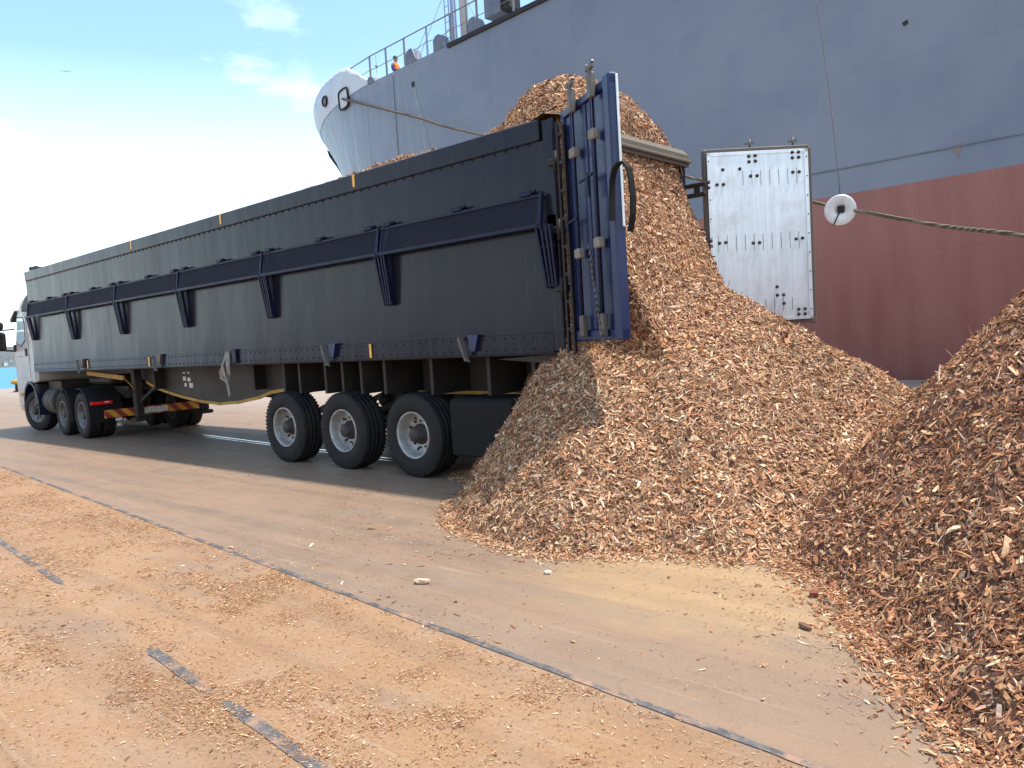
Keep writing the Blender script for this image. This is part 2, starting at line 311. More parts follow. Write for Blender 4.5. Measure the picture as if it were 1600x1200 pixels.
    def build(s, name, mat, parent=None, tri=False):
        me = bpy.data.meshes.new(name); me.from_pydata(s.v, [], s.f); me.materials.append(mat)
        me.polygons.foreach_set('use_smooth', s.smooth)
        if True:
            import bmesh
            bm = bmesh.new(); bm.from_mesh(me); bmesh.ops.recalc_face_normals(bm, faces=bm.faces); bm.to_mesh(me); bm.free()
        me.update(); o = bpy.data.objects.new(name, me); COL.objects.link(o)
        if parent is not None: o.parent = parent
        return o
def tag(o, label=None, cat=None, group=None, kind=None):
    if label: o['label'] = label
    if cat: o['category'] = cat
    if group: o['group'] = group
    if kind: o['kind'] = kind
    return o
def empty(name, loc=(0, 0, 0), rz=0, **k):
    o = bpy.data.objects.new(name, None); COL.objects.link(o); o.location = loc; o.rotation_euler = (0, 0, rz); o.empty_display_size = .3
    return tag(o, **k)
def copy_tree(o, parent=None):
    c = o.copy(); COL.objects.link(c); c.parent = parent
    for ch in list(o.children): copy_tree(ch, c)
    return c

# numpy value noise
class VN:
    def __init__(s, seed, n=64): s.g = np.random.default_rng(seed).random((n, n)); s.n = n
    def __call__(s, x, y):
        xi = np.floor(x).astype(int); yi = np.floor(y).astype(int); fx = x - xi; fy = y - yi; fx = fx * fx * (3 - 2 * fx); fy = fy * fy * (3 - 2 * fy); n = s.n
        a = s.g[xi % n, yi % n]; b = s.g[(xi + 1) % n, yi % n]; c = s.g[xi % n, (yi + 1) % n]; d = s.g[(xi + 1) % n, (yi + 1) % n]
        return (a * (1 - fx) + b * fx) * (1 - fy) + (c * (1 - fx) + d * fx) * fy
    def fbm(s, x, y, o=4):
        t = 0; a = .5; f = 1.
        for i in range(o): t = t + a * (s(x * f + i * 17.3, y * f + i * 9.1) - .5); a *= .5; f *= 2.03
        return t
V1, V2, V3 = VN(1), VN(2), VN(3)

# ---------------------------------------------------------------- setting: ground, water, hills
def ship_pt(s_, v, z):     # s along the ship towards its bow, v away from the camera
    return (CAM.x - .9971737 * s_ + .0751313 * v, CAM.y + .0751313 * s_ + .9971737 * v, z)
g = MB()
e0 = ship_pt(61.8, 19.2, 0); e1 = ship_pt(-300, 19.2, 0); e2 = (e1[0], -400, 0); e3 = (e0[0] - 6, -400, 0)
top = [e3, e2, e1, e0]; g.quadmesh([(x, y, 0) for x, y, z in top] + [(x, y, -6) for x, y, z in top], [(0, 1, 2, 3), (7, 6, 5, 4), (0, 4, 5, 1), (1, 5, 6, 2), (2, 6, 7, 3), (3, 7, 4, 0)])
tag(g.build('quay_ground', M['ground']), kind='structure')
mw = principled('sea_water', (.045, .20, .36), .45, spec=.2); nt = mw.node_tree
wn = noise(nt, pos(nt, (.25, 1, 1), obj=False), .5, 6, .6); nt.links.new(bump(nt, wn, .5, .4), nt.nodes['Principled BSDF'].inputs['Normal'])
g = MB(); g.quadmesh([(-5000, -5000, -3), (5000, -5000, -3), (5000, 5000, -3), (-5000, 5000, -3)], [(0, 1, 2, 3)]); tag(g.build('water', mw), kind='structure')
mh = worn('hill_scrub', (.085, .095, .10), .9, dirt=(.12, .11, .10), amount=.8, scale=.02)
g = MB(); vs = []; fs = []; n = 60
for i in range(n):
    a = rad(-100 + 75 * i / (n - 1)); ca, sa = math.cos(a + rad(90)), math.sin(a + rad(90))
    dx, dy = math.sin(a - rad(-0)), math.cos(a)
    for r_, z_ in ((1150, -4), (1165, 1.5), (1230, 13 + 16 * V1(np.array([i * .35]), np.array([.3]))[0]), (1400, 20 + 14 * V2(np.array([i * .3]), np.array([.3]))[0]), (1600, -4)):
        vs.append((dx * r_, dy * r_, z_))
for i in range(n - 1):
    for k in range(4): fs.append((i * 5 + k, i * 5 + k + 1, (i + 1) * 5 + k + 1, (i + 1) * 5 + k))
g.quadmesh(vs, fs, True); tag(g.build('hills', mh), kind='structure')

# ---------------------------------------------------------------- chips
PAL = {
 'fresh': ([(.47, .27, .15), (.38, .19, .098), (.56, .37, .235), (.26, .115, .056), (.68, .52, .36), (.12, .055, .032)], [.27, .26, .17, .17, .06, .07]),
 'red':   ([(.43, .215, .112), (.34, .150, .075), (.52, .32, .185), (.22, .090, .047), (.64, .48, .32), (.11, .050, .03)], [.29, .27, .17, .15, .06, .06]),
 'ground': ([(.44, .25, .13), (.32, .155, .08), (.52, .34, .2), (.20, .085, .045), (.66, .5, .35)], [.3, .28, .17, .19, .06]),
}
def chips_arrays(P, NN, Lm, pal, tilt=.45, flat=1.0, seed=0, tone=None):
    r = np.random.default_rng(seed); n = len(P)
    if n == 0: return np.zeros((0, 3)), np.zeros((0, 4), int), np.zeros((0, 4))
    NN = NN + r.normal(0, tilt, (n, 3)); NN /= np.linalg.norm(NN, axis=1)[:, None]
    T = r.normal(0, 1, (n, 3)); T -= NN * np.sum(T * NN, 1)[:, None]; T /= np.linalg.norm(T, axis=1)[:, None]; B = np.cross(NN, T)
    lg = np.clip(r.normal(0, .45, n), -1.2, .95); Lh = Lm * np.exp(lg) * .5; W = Lh * np.clip(r.normal(.27, .15, n), .07, .7) * np.exp(-.45 * np.maximum(lg, 0) * 1.6); H = np.clip(W * r.uniform(.10, .40, n), .0006, .005)
    spl = r.random(n) < .22; Lh = np.where(spl, Lh * 1.45, Lh); W = np.where(spl, W * .45, W); curl = r.normal(0, .16, n) * Lh
    vs = np.zeros((n, 12, 3)); tap0 = r.uniform(.25, 1.1, n); tap1 = r.uniform(.25, 1.1, n); sk = r.normal(0, .25, n) * Lh; bend = r.normal(0, .25, n) * W
    k = 0
    for t, tp in ((-1, tap0), (0, np.ones(n)), (1, tap1)):
        c = P + T * (Lh * t)[:, None] + NN * (curl * (1 - t * t))[:, None] + B * (bend * (1 - t * t))[:, None]
        for sx in (-1, 1):
            for sz in (-1, 1):
                vs[:, k] = c + B * (W * sx * tp)[:, None] + NN * (H * sz * (1 if t == 0 else .6))[:, None] + T * (sk * sx * .3 * abs(t))[:, None]; k += 1
    q = []
    for a in (0, 4): q += [(a + 1, a + 5, a + 7, a + 3), (a, a + 2, a + 6, a + 4), (a, a + 4, a + 5, a + 1), (a + 2, a + 3, a + 7, a + 6)]
    q += [(0, 1, 3, 2), (8, 10, 11, 9)]
    q = np.array(q); F = (q[None] + (np.arange(n) * 12)[:, None, None]).reshape(-1, 4)
    cols, pr = PAL[pal]; ci = r.choice(len(cols), n, p=np.array(pr) / sum(pr)); c = np.array(cols)[ci] * (.97, .95, .93) * np.exp(r.normal(0, .16, (n, 1))) * (1 + r.normal(0, .04, (n, 3)))
    if tone is not None: c = c * tone  # random tone variation over the pile
    C4 = np.ones((n, 12, 4)); C4[:, :, :3] = np.clip(c, .01, .9)[:, None]
    return vs.reshape(-1, 3), F, C4.reshape(-1, 4)
def quad_object(name, parts, mat):
    off = 0; V = []; F = []; C = []
    for v, f, c in parts: V.append(v); F.append(f + off); C.append(c); off += len(v)
    V = np.concatenate(V); F = np.concatenate(F); C = np.concatenate(C)
    me = bpy.data.meshes.new(name); me.vertices.add(len(V)); me.vertices.foreach_set('co', V.astype(np.float32).ravel())
    me.loops.add(F.size); me.loops.foreach_set('vertex_index', F.astype(np.int32).ravel())
    me.polygons.add(len(F)); me.polygons.foreach_set('loop_start', np.arange(0, F.size, 4, dtype=np.int32))
    me.update(calc_edges=True); me.polygons.foreach_set('use_smooth', np.zeros(len(F), bool))
    at = me.color_attributes.new('col', 'FLOAT_COLOR', 'POINT'); at.data.foreach_set('color', C.astype(np.float32).ravel())
    me.materials.append(mat); o = bpy.data.objects.new(name, me); COL.objects.link(o); return o
def height_grid(fn, x0, x1, y0, y1, step, col, keep=.0):
    xs = np.arange(x0, x1 + step, step); ys = np.arange(y0, y1 + step, step); X, Y = np.meshgrid(xs, ys, indexing='ij'); Z = fn(X, Y)
    nx, ny = X.shape; V = np.stack([X, Y, Z], -1).reshape(-1, 3); I = np.arange(nx * ny).reshape(nx, ny)
    F = np.stack([I[:-1, :-1], I[1:, :-1], I[1:, 1:], I[:-1, 1:]], -1).reshape(-1, 4)
    F = F[(V[F][:, :, 2].max(1) > keep)]
    rr = 1 + .5 * V1.fbm(V[:, 0] * 9, V[:, 1] * 9, 4)
    C = np.ones((len(V), 4)); C[:, :3] = np.array(col)[None] * rr[:, None]
    return V, F, C
def sample_surface(V, F, n, seed, wfn=None):
    r = np.random.default_rng(seed); Q = V[F]; d1 = Q[:, 2] - Q[:, 0]; d2 = Q[:, 3] - Q[:, 1]; cr_ = np.cross(d1, d2) * .5; A = np.linalg.norm(cr_, axis=1)
    c = Q.mean(1); w_ = A.copy()
    if wfn is not None: w_ = w_ * wfn(c[:, 0], c[:, 1], c[:, 2])
    i = r.choice(len(F), n, p=w_ / w_.sum()); u = r.random(n); v = r.random(n)
    P = (Q[i, 0] * ((1 - u) * (1 - v))[:, None] + Q[i, 1] * (u * (1 - v))[:, None] + Q[i, 2] * (u * v)[:, None] + Q[i, 3] * ((1 - u) * v)[:, None])
    NN = cr_[i] / A[i][:, None]; NN[NN[:, 2] < 0] *= -1
    return P, NN
def polar(x, y, cx, cy, tab):
    th = np.degrees(np.arctan2(y - cy, x - cx)); a = np.array([t[0] for t in tab]); b = np.array([t[1] for t in tab])
    R = np.interp(th, a, b) * (1 + .035 * np.sin(th / 9.) + .10 * V2.fbm(th / 14. + 40, th * 0 + .5, 3))
    return np.hypot(x - cx, y - cy), R
def smax(a, b, k=.12):
    h = np.clip(.5 + .5 * (a - b) / k, 0, 1); return a * h + b * (1 - h) + k * h * (1 - h)
def clump(x, y, amp=1.0):
    return amp * (.10 * V1.fbm(x * 1.7, y * 1.7, 3) + .11 * V2.fbm(x * 5, y * 5, 3) + .05 * V3.fbm(x * 17, y * 17, 2))
T1 = [(-180, 2.15), (-135, 1.85), (-120, 2.0), (-101, 2.4), (-81, 3.0), (-70, 3.3), (-54, 3.1), (-39, 3.45), (0, 3.75), (25, 3.75), (50, 3.5), (75, 3.3), (90, 3.2), (180, 2.15)]
def pile_a(x, y):
    d, R = polar(x, y, 2.5, 1.3, T1); q = d / R
    h = 2.72 * (1 - np.sqrt(q * q + .006)) + .16 * np.sin(np.clip(q, 0, 1) * math.pi) * .3 + .16 * np.exp(-((x - 5.6) ** 2 + (y - 1.9) ** 2) / .35)
    # chips still standing in the mouth of the container
    fade = np.clip((y - .0) / .08, 0, 1) * np.clip((2.72 - y) / .14, 0, 1)
    b = (3.60 - .22 * np.clip(y - 1.1, 0, 2)) - np.clip(x - 2.54, 0, 9) * (2.0 + .20 * np.clip(y - .8, 0, 2)); b = np.where((x > 2.44) & (fade > 0), b - (1 - fade) * 4.5, -1)
    h = smax(h, b, .18)
    h = np.where((x < 2.5) & (y > -.03) & (y < 2.62), np.minimum(h, 1.36), h)
    h = np.where((x < 2.5) & (y <= -.03), np.minimum(h, 1.36 + 0 * y), h)
    e = np.clip(h / .12, 0, 1); return np.where(h > -.1, h + clump(x, y) * e, -.15)
T2 = [(-180, 3.5), (-144, 3.6), (-135, 3.72), (-125, 3.9), (-111, 4.12), (-100, 4.2), (-60, 4.1), (0, 4.0), (90, 4.0), (180, 3.5)]
def pile_b(x, y):
    d, R = polar(x, y, 8.2, 1.0, T2); q = d / R
    h = 3.72 * (1 - np.sqrt(q * q + .008)) + .05 * np.sin(np.clip(q, 0, 1) * math.pi)
    d2 = np.hypot((x - 7.25) * .8, y + 3.35); h = smax(h, .17 * (1 - d2 / .62), .05)
    e = np.clip(h / .12, 0, 1); return np.where(h > -.1, h + clump(x + 9, y + 3, 1.2) * e, -.15)
def camfade(x, y, z): 
    d = np.sqrt((x - CAM.x) ** 2 + (y - CAM.y) ** 2); vis = np.where(y < 3.2, 1.0, .35); return vis * np.clip(6.5 / d, .35, 1.6) ** 1.0
def in_trailer(P): return (P[:, 0] < 2.46) & (P[:, 1] > .03) & (P[:, 1] < 2.6) & (P[:, 2] > 1.40)
def make_pile(name, fn, bounds, n, pal, seed, dark, Lm, label, cat):
    V, F, C = height_grid(fn, *bounds, .035, dark, keep=.0)
    keepv = ~((V[:, 0] < 2.47) & (V[:, 2] > 1.45) & (V[:, 1] > -.03) & (V[:, 1] < 2.62))
    parts = [(V, F, C)]
    P, NN = sample_surface(V, F, n, seed, camfade); ok = ~in_trailer(P); P, NN = P[ok], NN[ok]
    parts.append(chips_arrays(P + NN * RNG.uniform(-.006, .012, (len(P), 1)), NN, Lm, pal, .42, seed=seed, tone=(1 + .45 * V1.fbm(P[:, 0] * 1.3 + 5, P[:, 1] * 1.3, 3))[:, None]))
    P, NN = sample_surface(V, F, n // 80, seed + 5, camfade); ok = ~in_trailer(P); P, NN = P[ok], NN[ok]
    parts.append(chips_arrays(P + NN * .012, NN, Lm * 1.7, pal, .5, seed=seed + 6))
    return tag(quad_object(name, parts, M['chip']), label, cat, kind='stuff')
make_pile('wood_chip_pile', pile_a, (-.6, 6.6, -2.4, 5.2), 165000, 'fresh', 21, (.15, .085, .055), .042,
          'tan wood chip pile spilling out of the open rear of the container', 'wood chips')
make_pile('wood_chip_pile', pile_b, (4.2, 12.4, -4.1, 5.2), 165000, 'red', 31, (.11, .052, .034), .038,
          'redder brown wood chip pile standing beside the tan one, away from the truck', 'wood chips')
# chips heaped inside the container
def load(x, y):
    edge = np.clip((y - .06) / .3, 0, 1) * np.clip((2.54 - y) / .3, 0, 1)
    h = 3.60 + .20 * edge + .10 * V2.fbm(x * .6 + 3, y * .8, 3) * edge * 2 + .10 * np.exp(-((x + .9) / 2.0) ** 2) * edge
    hp = .56 * np.exp(-(np.abs(x - 2.16) / .64) ** 2.6) * np.clip((2.66 - x) / .34, 0, 1) * np.clip(1.12 - (np.abs(y - 1.2) / 1.35) ** 2.4, 0, 1) * np.clip((y - .02) / .5, 0, 1)
    return h + hp + clump(x, y, .8) - np.clip(x - 2.49, 0, 1) * 4.5
V, F, C = height_grid(load, -12.9, 2.60, .06, 2.54, .04, (.15, .085, .055), keep=0)
P, NN = sample_surface(V, F, 42000, 51, lambda x, y, z: np.where(x > .9, 5.0, 1.0) * np.where(y < 1.2, 1.5, .5) * np.where(x < -5, .4, 1))
P2, NN2 = sample_surface(V, F, 600, 53, lambda x, y, z: np.where(x > .9, 4.0, 1.0))
tag(quad_object('wood_chip_load', [(V, F, C), chips_arrays(P + NN * .008, NN, .038, 'fresh', .45, seed=52), chips_arrays(P2 + NN2 * .02, NN2, .075, 'fresh', .6, seed=54)], M['chip']),
    'wood chips heaped above the rim inside the dark container', 'wood chips', kind='stuff')
# loose chips lying about on the quay
def scatter(n, x0, x1, y0, y1, seed, dens, Lm, pal='ground', tilt=.12):
    r = np.random.default_rng(seed); x = r.uniform(x0, x1, n); y = r.uniform(y0, y1, n); ok = r.random(n) < dens(x, y); x, y = x[ok], y[ok]
    ok = (pile_a(x, y) < .02) & (pile_b(x, y) < .02); x, y = x[ok], y[ok]
    P = np.stack([x, y, np.full(len(x), .004) + r.uniform(0, .003, len(x))], -1); NN = np.tile([0., 0, 1], (len(x), 1))
    return chips_arrays(P, NN, Lm, pal, tilt, seed=seed + 1)
rail_t = lambda x, y: y + .0753 * x + 2.86
def dens_fore(x, y):
    t = rail_t(x, y); c = V1.fbm(x * 1.1 + 3, y * 2.0, 4) + .12; c2 = V2.fbm(x * 4, y * 6, 3)
    d = np.clip(c * 2.4 + c2 * 1.8, .06, 1); return np.where(t < -.03, d, 0)
def dens_mid(x, y):
    t = rail_t(x, y); c = V3.fbm(x * .5, y * 2.5, 4); d = np.clip(c * 1.4, .05, 1) * .5
    pd = np.clip(1 - np.abs(np.hypot(x - 2.5, y - 1.3) - 3.3) / .6, 0, 1) * .7; pe = np.clip(1 - np.abs(np.hypot(x - 8.2, y - 1.0) - 4.1) / .55, 0, 1) * .8
    return np.where(t > .02, np.clip(d + pd ** 2 + pe ** 2 + .25 * np.exp(-t * 4) * (c > 0), 0, 1), 0)
parts = [scatter(230000, 2.0, 7.8, -5.3, -2.7, 61, dens_fore, .0105), scatter(90000, -8, 2.6, -5.0, -2.0, 62, dens_fore, .017), scatter(2500, -2, 8, -5.3, -2.7, 63, dens_fore, .026),
         scatter(70000, -6, 7.4, -3.6, .4, 64, dens_mid, .011), scatter(5000, 1.0, 7.2, -3.6, -.2, 65, lambda x, y: dens_mid(x, y) ** 1.2, .028), scatter(4500, -16, 2, -1, 6, 66, lambda x, y: np.full_like(x, .5), .03)]
tag(quad_object('scattered_chips', parts, M['chip']), 'loose wood chips strewn over the quay paving in front of the truck', 'wood chips', kind='stuff')
# low fringe of chips along the toe of both piles
r = np.random.default_rng(77); th = r.uniform(-180, -20, 15000)
cxs = 2.5 + 0 * th; dd, RR = polar(2.5 + np.cos(np.radians(th)), 1.3 + np.sin(np.radians(th)), 2.5, 1.3, T1); rr_ = RR * .985 + np.abs(r.normal(0, .10, len(th))) ; xa = 2.5 + rr_ * np.cos(np.radians(th)); ya = 1.3 + rr_ * np.sin(np.radians(th))
th2 = r.uniform(-175, -60, 15000); dd, RR = polar(8.2 + np.cos(np.radians(th2)), 1.0 + np.sin(np.radians(th2)), 8.2, 1.0, T2); rr_ = RR * .985 + np.abs(r.normal(0, .12, len(th2))); xb = 8.2 + rr_ * np.cos(np.radians(th2)); yb = 1.0 + rr_ * np.sin(np.radians(th2))
Pa = np.stack([xa, ya, np.maximum(pile_a(xa, ya), .003) + .004], -1); Pb = np.stack([xb, yb, np.maximum(pile_b(xb, yb), .003) + .004], -1)
Pa = Pa[pile_b(xa, ya) < .1]; Pb = Pb[pile_a(xb, yb) < .1]
tag(quad_object('chip_fringe', [chips_arrays(Pa, np.tile([0., 0, 1], (len(Pa), 1)), .030, 'fresh', .35, seed=78), chips_arrays(Pb, np.tile([0., 0, 1], (len(Pb), 1)), .030, 'red', .35, seed=79)], M['chip']),
    'thin fringe of chips around the foot of the two piles', 'wood chips', kind='stuff')

# a few pieces big enough to single out
def chunk(name, loc, size, rot, col, label, cat):
    m = MB(); r = random.Random(int(loc[0] * 1000)); sx, sy, sz = size; n = 8; vs = []; fs = []
    for k, t in enumerate((-1, -.55, 0, .6, 1)):
        for i in range(n):
            a = 2 * math.pi * i / n; q = (1 - .35 * abs(t) ** 3) * r.uniform(.8, 1.12); vs.append((t * sx / 2, math.copysign(abs(math.cos(a)) ** .55, math.cos(a)) * sy / 2 * q, math.copysign(abs(math.sin(a)) ** .55, math.sin(a)) * sz / 2 * q))
    for k in range(4):
        for i in range(n): j = (i + 1) % n; fs.append((k * n + i, k * n + j, k * n + n + j, k * n + n + i))
    fs += [tuple(range(n)), tuple(range(5 * n - 1, 4 * n - 1, -1))]; m.quadmesh(vs, fs)
    o = m.build(name, worn(name + '_wood', col, .75, dirt=tuple(c * .5 for c in col), amount=.6, scale=30)); o.location = loc; o.rotation_euler = rot; return tag(o, label, cat)
chunk('wood_piece', (3.242, -2.66, .018), (.11, .05, .035), (0, 0, .5), (.55, .40, .26), 'pale wood offcut alone on bare paving between rail and truck wheels', 'wood piece')
chunk('wood_piece', (5.516, -1.58, .02), (.05, .05, .045), (.2, 0, .3), (.22, .06, .035), 'small dark red cube on the yellow dust beside the piles', 'wood piece')
chunk('wood_piece', (5.648, -2.076, .014), (.075, .035, .03), (0, .1, -.4), (.15, .07, .045), 'brown bark chunk lying on the yellow dust closer to the steel strip', 'wood piece')
chunk('wood_piece', (5.62, -1.66, .014), (.04, .035, .03), (0, .1, .6), (.14, .10, .08), 'grey brown pebble sized block close to the red pile foot', 'wood piece')
chunk('wood_piece', (3.86, -2.05, .012), (.05, .04, .025), (0, 0, .1), (.72, .62, .48), 'near white chip lying clear of the tan pile foot', 'wood piece')
chunk('log_piece', (2.44, -.24, 1.14), (.30, .09, .09), (.1, -.55, -.25), (.42, .17, .05), 'orange split log lying high on the tan pile below the container', 'log')

# ---------------------------------------------------------------- crane rails let into the paving
def strip_obj(x0, x1, off, wd, name, label, mat, group, seed):
    m = MB(); n = max(4, int((x1 - x0) / .05)); vs = []; fs = []; r = random.Random(seed); q1 = q2 = 0
    for i in range(n + 1):
        x = x0 + (x1 - x0) * i / n; y = off - .0753 * x; q1 = .85 * q1 + r.gauss(0, .0014); q2 = .85 * q2 + r.gauss(0, .0014); e = min(1, i / 2, (n - i) / 2); h = wd / 2 * e + .002
        vs += [(x, y - h + q1 * e, .0045), (x, y + h + q2 * e, .0045)]
    for i in range(n): fs.append((i * 2, i * 2 + 2, i * 2 + 3, i * 2 + 1))
    m.quadmesh(vs, fs); return tag(m.build(name, mat), label, 'rail', group)
def rail_mat():
    m = principled('rail_steel', (.1, .1, .11), .7, .1); nt = m.node_tree; b = nt.nodes['Principled BSDF']; v = pos(nt, obj=False)
    n = noise(nt, v, 9, 7, .65); f = noise(nt, v, 60, 5, .7)
    c = mixc(nt, ramp(nt, n, [(.38, 0.0), (.6, 1.0)]), (.055, .053, .056), (.12, .11, .108)); c = mixc(nt, ramp(nt, noise(nt, pos(nt, loc=(5, 1, 0), obj=False), 3, 8, .7), [(.48, 0.0), (.58, .95)]), c, (.30, .18, .115)); c = mixc(nt, math_(nt, 'MULTIPLY', ramp(nt, f, [(.6, 0.0), (.7, 1.0)]), .5), c, (.42, .38, .33))
    nt.links.new(c, b.inputs['Base Color']); nt.links.new(bump(nt, n, .4, .01), b.inputs['Normal']); return m
MR = rail_mat()
strip_obj(-14, 12, -2.86, .038, 'steel_strip', 'long worn steel strip in the paving dividing sawdust from bare concrete', MR, None, 1)
G = 'uncovered stretches of the near rail'
strip_obj(-4.5, .85, -4.055, .05, 'steel_strip', 'faint dusty stretch of steel strip farthest from the piles, amid sawdust', MR, G, 2)
strip_obj(2.70, 3.60, -4.085, .062, 'steel_strip', 'short clean stretch of steel strip with a ragged far end amid sawdust', MR, G, 3)
strip_obj(3.70, 6.5, -4.085, .062, 'steel_strip', 'longest clean stretch of steel strip amid the sawdust, nearest the viewer', MR, G, 4)
MS = principled('polished_rail', (.62, .62, .64), .25, .9)
strip_obj(-13, 3, 0.745, .035, 'polished_rail', 'bright polished rail in the shadow beneath the trailer, farther line', MS, 'polished rails under the truck', 5)
strip_obj(-13, 3, 0.62, .02, 'polished_rail', 'thin bright groove edge beneath the trailer, nearer line', MS, 'polished rails under the truck', 6)

# ---------------------------------------------------------------- wheels
def tyre_prof(R, W, rr):
    return [(.035, rr), (.02, rr + .015), (.006, rr + .05), (0, (R + rr) / 2), (.012, R - .045), (.03, R - .014), (.055, R), (W * .24, R + .001), (W * .25, R - .009), (W * .28, R - .009), (W * .29, R + .001), (W * .42, R + .001), (W * .43, R - .009), (W * .46, R - .009), (W * .47, R + .001), (W * .6, R + .001), (W * .61, R - .009), (W * .64, R - .009), (W * .65, R), (W - .055, R), (W - .03, R - .014), (W - .01, R - .05), (W, (R + rr) / 2), (W - .02, rr + .015), (W - .03, rr)]
def wheel(parent, x, y, z=.515, R=.515, W=.37, rr=.285, dish=.16, rz=0, dual=False, plain=False):
    """wheel whose outer face looks to -Y"""
    t = MB(); t.lathe(tyre_prof(R, W, rr), 'y', n=56)
    if not plain:     # block edges on the tread shoulders
        for k in range(56):
            a = 2 * math.pi * (k + .5) / 56; m4 = Matrix.Rotation(-a, 4, 'Y')
            t.box((R - .03, .02, -.012), (R - .004, .075, .012), m4); t.box((R - .03, W - .075, -.012), (R - .004, W - .02, .012), m4)
    o = t.build('tyre', M['tyre'])
    rm = MB(); rm.lathe([(.03, rr + .006), (.012, rr + .002), (.012, rr - .012), (.035, rr - .022), (dish * .6, rr - .035), (dish * .95, rr - .055), (dish, rr - .085), (dish - .005, .13), (dish, .10)], 'y', n=48)
    rm.lathe([(W - .03, rr), (W * .6, rr - .03), (dish, rr - .085)], 'y', n=48); rim = rm.build('rim', M['rim'] if parent.name.startswith('semi') else M['rim_dull'])
    hb = MB(); hb.lathe([(dish + .002, .13), (dish - .03, .125), (dish - .035, .095), (dish - .12, .088), (dish - .135, .07), (dish - .135, .001)], 'y', n=32)
    for k in range(10):
        a = 2 * math.pi * k / 10; c = (.168 * math.cos(a), dish - .005, .168 * math.sin(a)); hb.lathe([(-.028, .001), (-.028, .013), (.004, .015)], 'y', centre=c, n=6)
    for k in range(8):
        a = 2 * math.pi * (k + .5) / 8; hb.lathe([(-.004, .001), (-.004, .021), (.003, .022)], 'y', centre=(.205 * math.cos(a), dish - .003, .205 * math.sin(a)), n=10)
    hub = hb.build('hub', M['hub'])
    w_ = bpy.data.objects.new('wheel', None); COL.objects.link(w_); w_.parent = parent; w_.location = (x, y, z); w_.rotation_euler = (0, RNG.uniform(0, 6) if abs(rz) < .01 else 0, rz)
    for q in (o, rim, hub): q.parent = w_
    return w_

# ---------------------------------------------------------------- trailer
TR = empty('semi_trailer', (0, 0, 0), label='long dark grey container trailer with navy fold-up walkway, rear doors open onto a chip pile', cat='trailer')
XR, XF, WD, ZB, ZT = 2.56, -13.0, 2.58, 1.46, 3.76
m = MB()
m.box((XF, 0, 1.655), (XR - .08, .04, 3.545)); m.build('side_wall', M['side'], TR)
m = MB(); m.box((XF, WD - .04, ZB), (XR - .08, WD, 3.6)); m.box((XF - .0, .04, ZB), (XF + .05, WD - .04, 3.7)); m.box((XF + .05, .04, ZB + .003), (XR - .08, WD - .04, ZB + .05)); m.build('far_wall', M['wallin'], TR)
# top rim and lower band, each with their rivets
m = MB(); m.bbox((XF - .01, -.018, 3.55), (XR - .18, .075, ZT), .012)
m.box((XF, WD - .07, 3.602), (XR - .18, WD + .02, ZT))
x = XF + .05
while x < XR - .2:
    m.lathe([(-.012, .001), (-.010, .010), (0, .013)], 'y', centre=(x, -.0, 3.535), n=7); x += .16
m.build('top_rim', M['side'], TR)
m = MB(); m.box((XF, -.008, ZB), (XR - .14, .04, 1.652)); m.box((XF, -.03, ZB - .012), (XR, .06, ZB - .002))
x = XF + .04
while x < XR - .2:
    for z_ in (1.50, 1.62): m.lathe([(-.010, .001), (-.008, .009), (0, .012)], 'y', centre=(x, -.008, z_), n=7)
    x += .135
m.build('lower_band', M['side'], TR)
m = MB(); m.bbox((XR - .14, -.016, ZB), (XR, .07, 3.74), .012); m.build('rear_post', M['side'], TR)
m = MB(); m.bbox((XR - .12, WD - .08, ZB), (XR + .01, WD + .01, 3.74), .012); m.build('rear_post', M['side'], TR)
m = MB(); m.prism([(XR - .17, 3.56), (XR - .17, 3.80), (XR - .02, 3.775), (XR + .05, 3.70), (XR + .05, 3.56)], .30, WD + .03, 'y'); m.bbox((XR + .051, .30, 3.60), (XR + .08, WD + .05, 3.64), .01); m.build('rear_header', M['wallin'], TR)
m = MB()   # crumpled lip of the roof rim at the corner
m.quadmesh([(2.25, .02, 3.77), (2.45, -.02, 3.80), (2.62, .02, 3.76), (2.70, .18, 3.72), (2.66, .34, 3.78), (2.30, .34, 3.83), (2.40, .16, 3.84), (2.6, .2, 3.80)], [(0, 1, 6), (1, 2, 7, 6), (2, 3, 7), (3, 4, 7), (4, 5, 6, 7), (5, 0, 6)]); m.build('corner_lip', M['galv'], TR)
m = MB(); m.tube([(XF + .06, .1, 3.82), (XF + .06, 2.4, 3.82)], .07, 10); m.tube([(XF - .05, .15, 3.84), (XF + .35, .13, 3.83), (XF + .7, .1, 3.77)], .05, 8); m.build('tarp_roll', M['black'], TR)
for x, z0, z1 in ((-.578, 3.60, 3.75), (-3.894, 3.60, 3.75), (-7.136, 3.60, 3.75), (-.49, 1.475, 1.645), (-3.874, 1.475, 1.645), (-6.83, 1.475, 1.645), (-9.71, 1.475, 1.645)):
    m = MB(); m.box((x - .02, -.026, z0), (x + .02, -.019, z1)); m.build('marker_strip', M['amber'], TR)
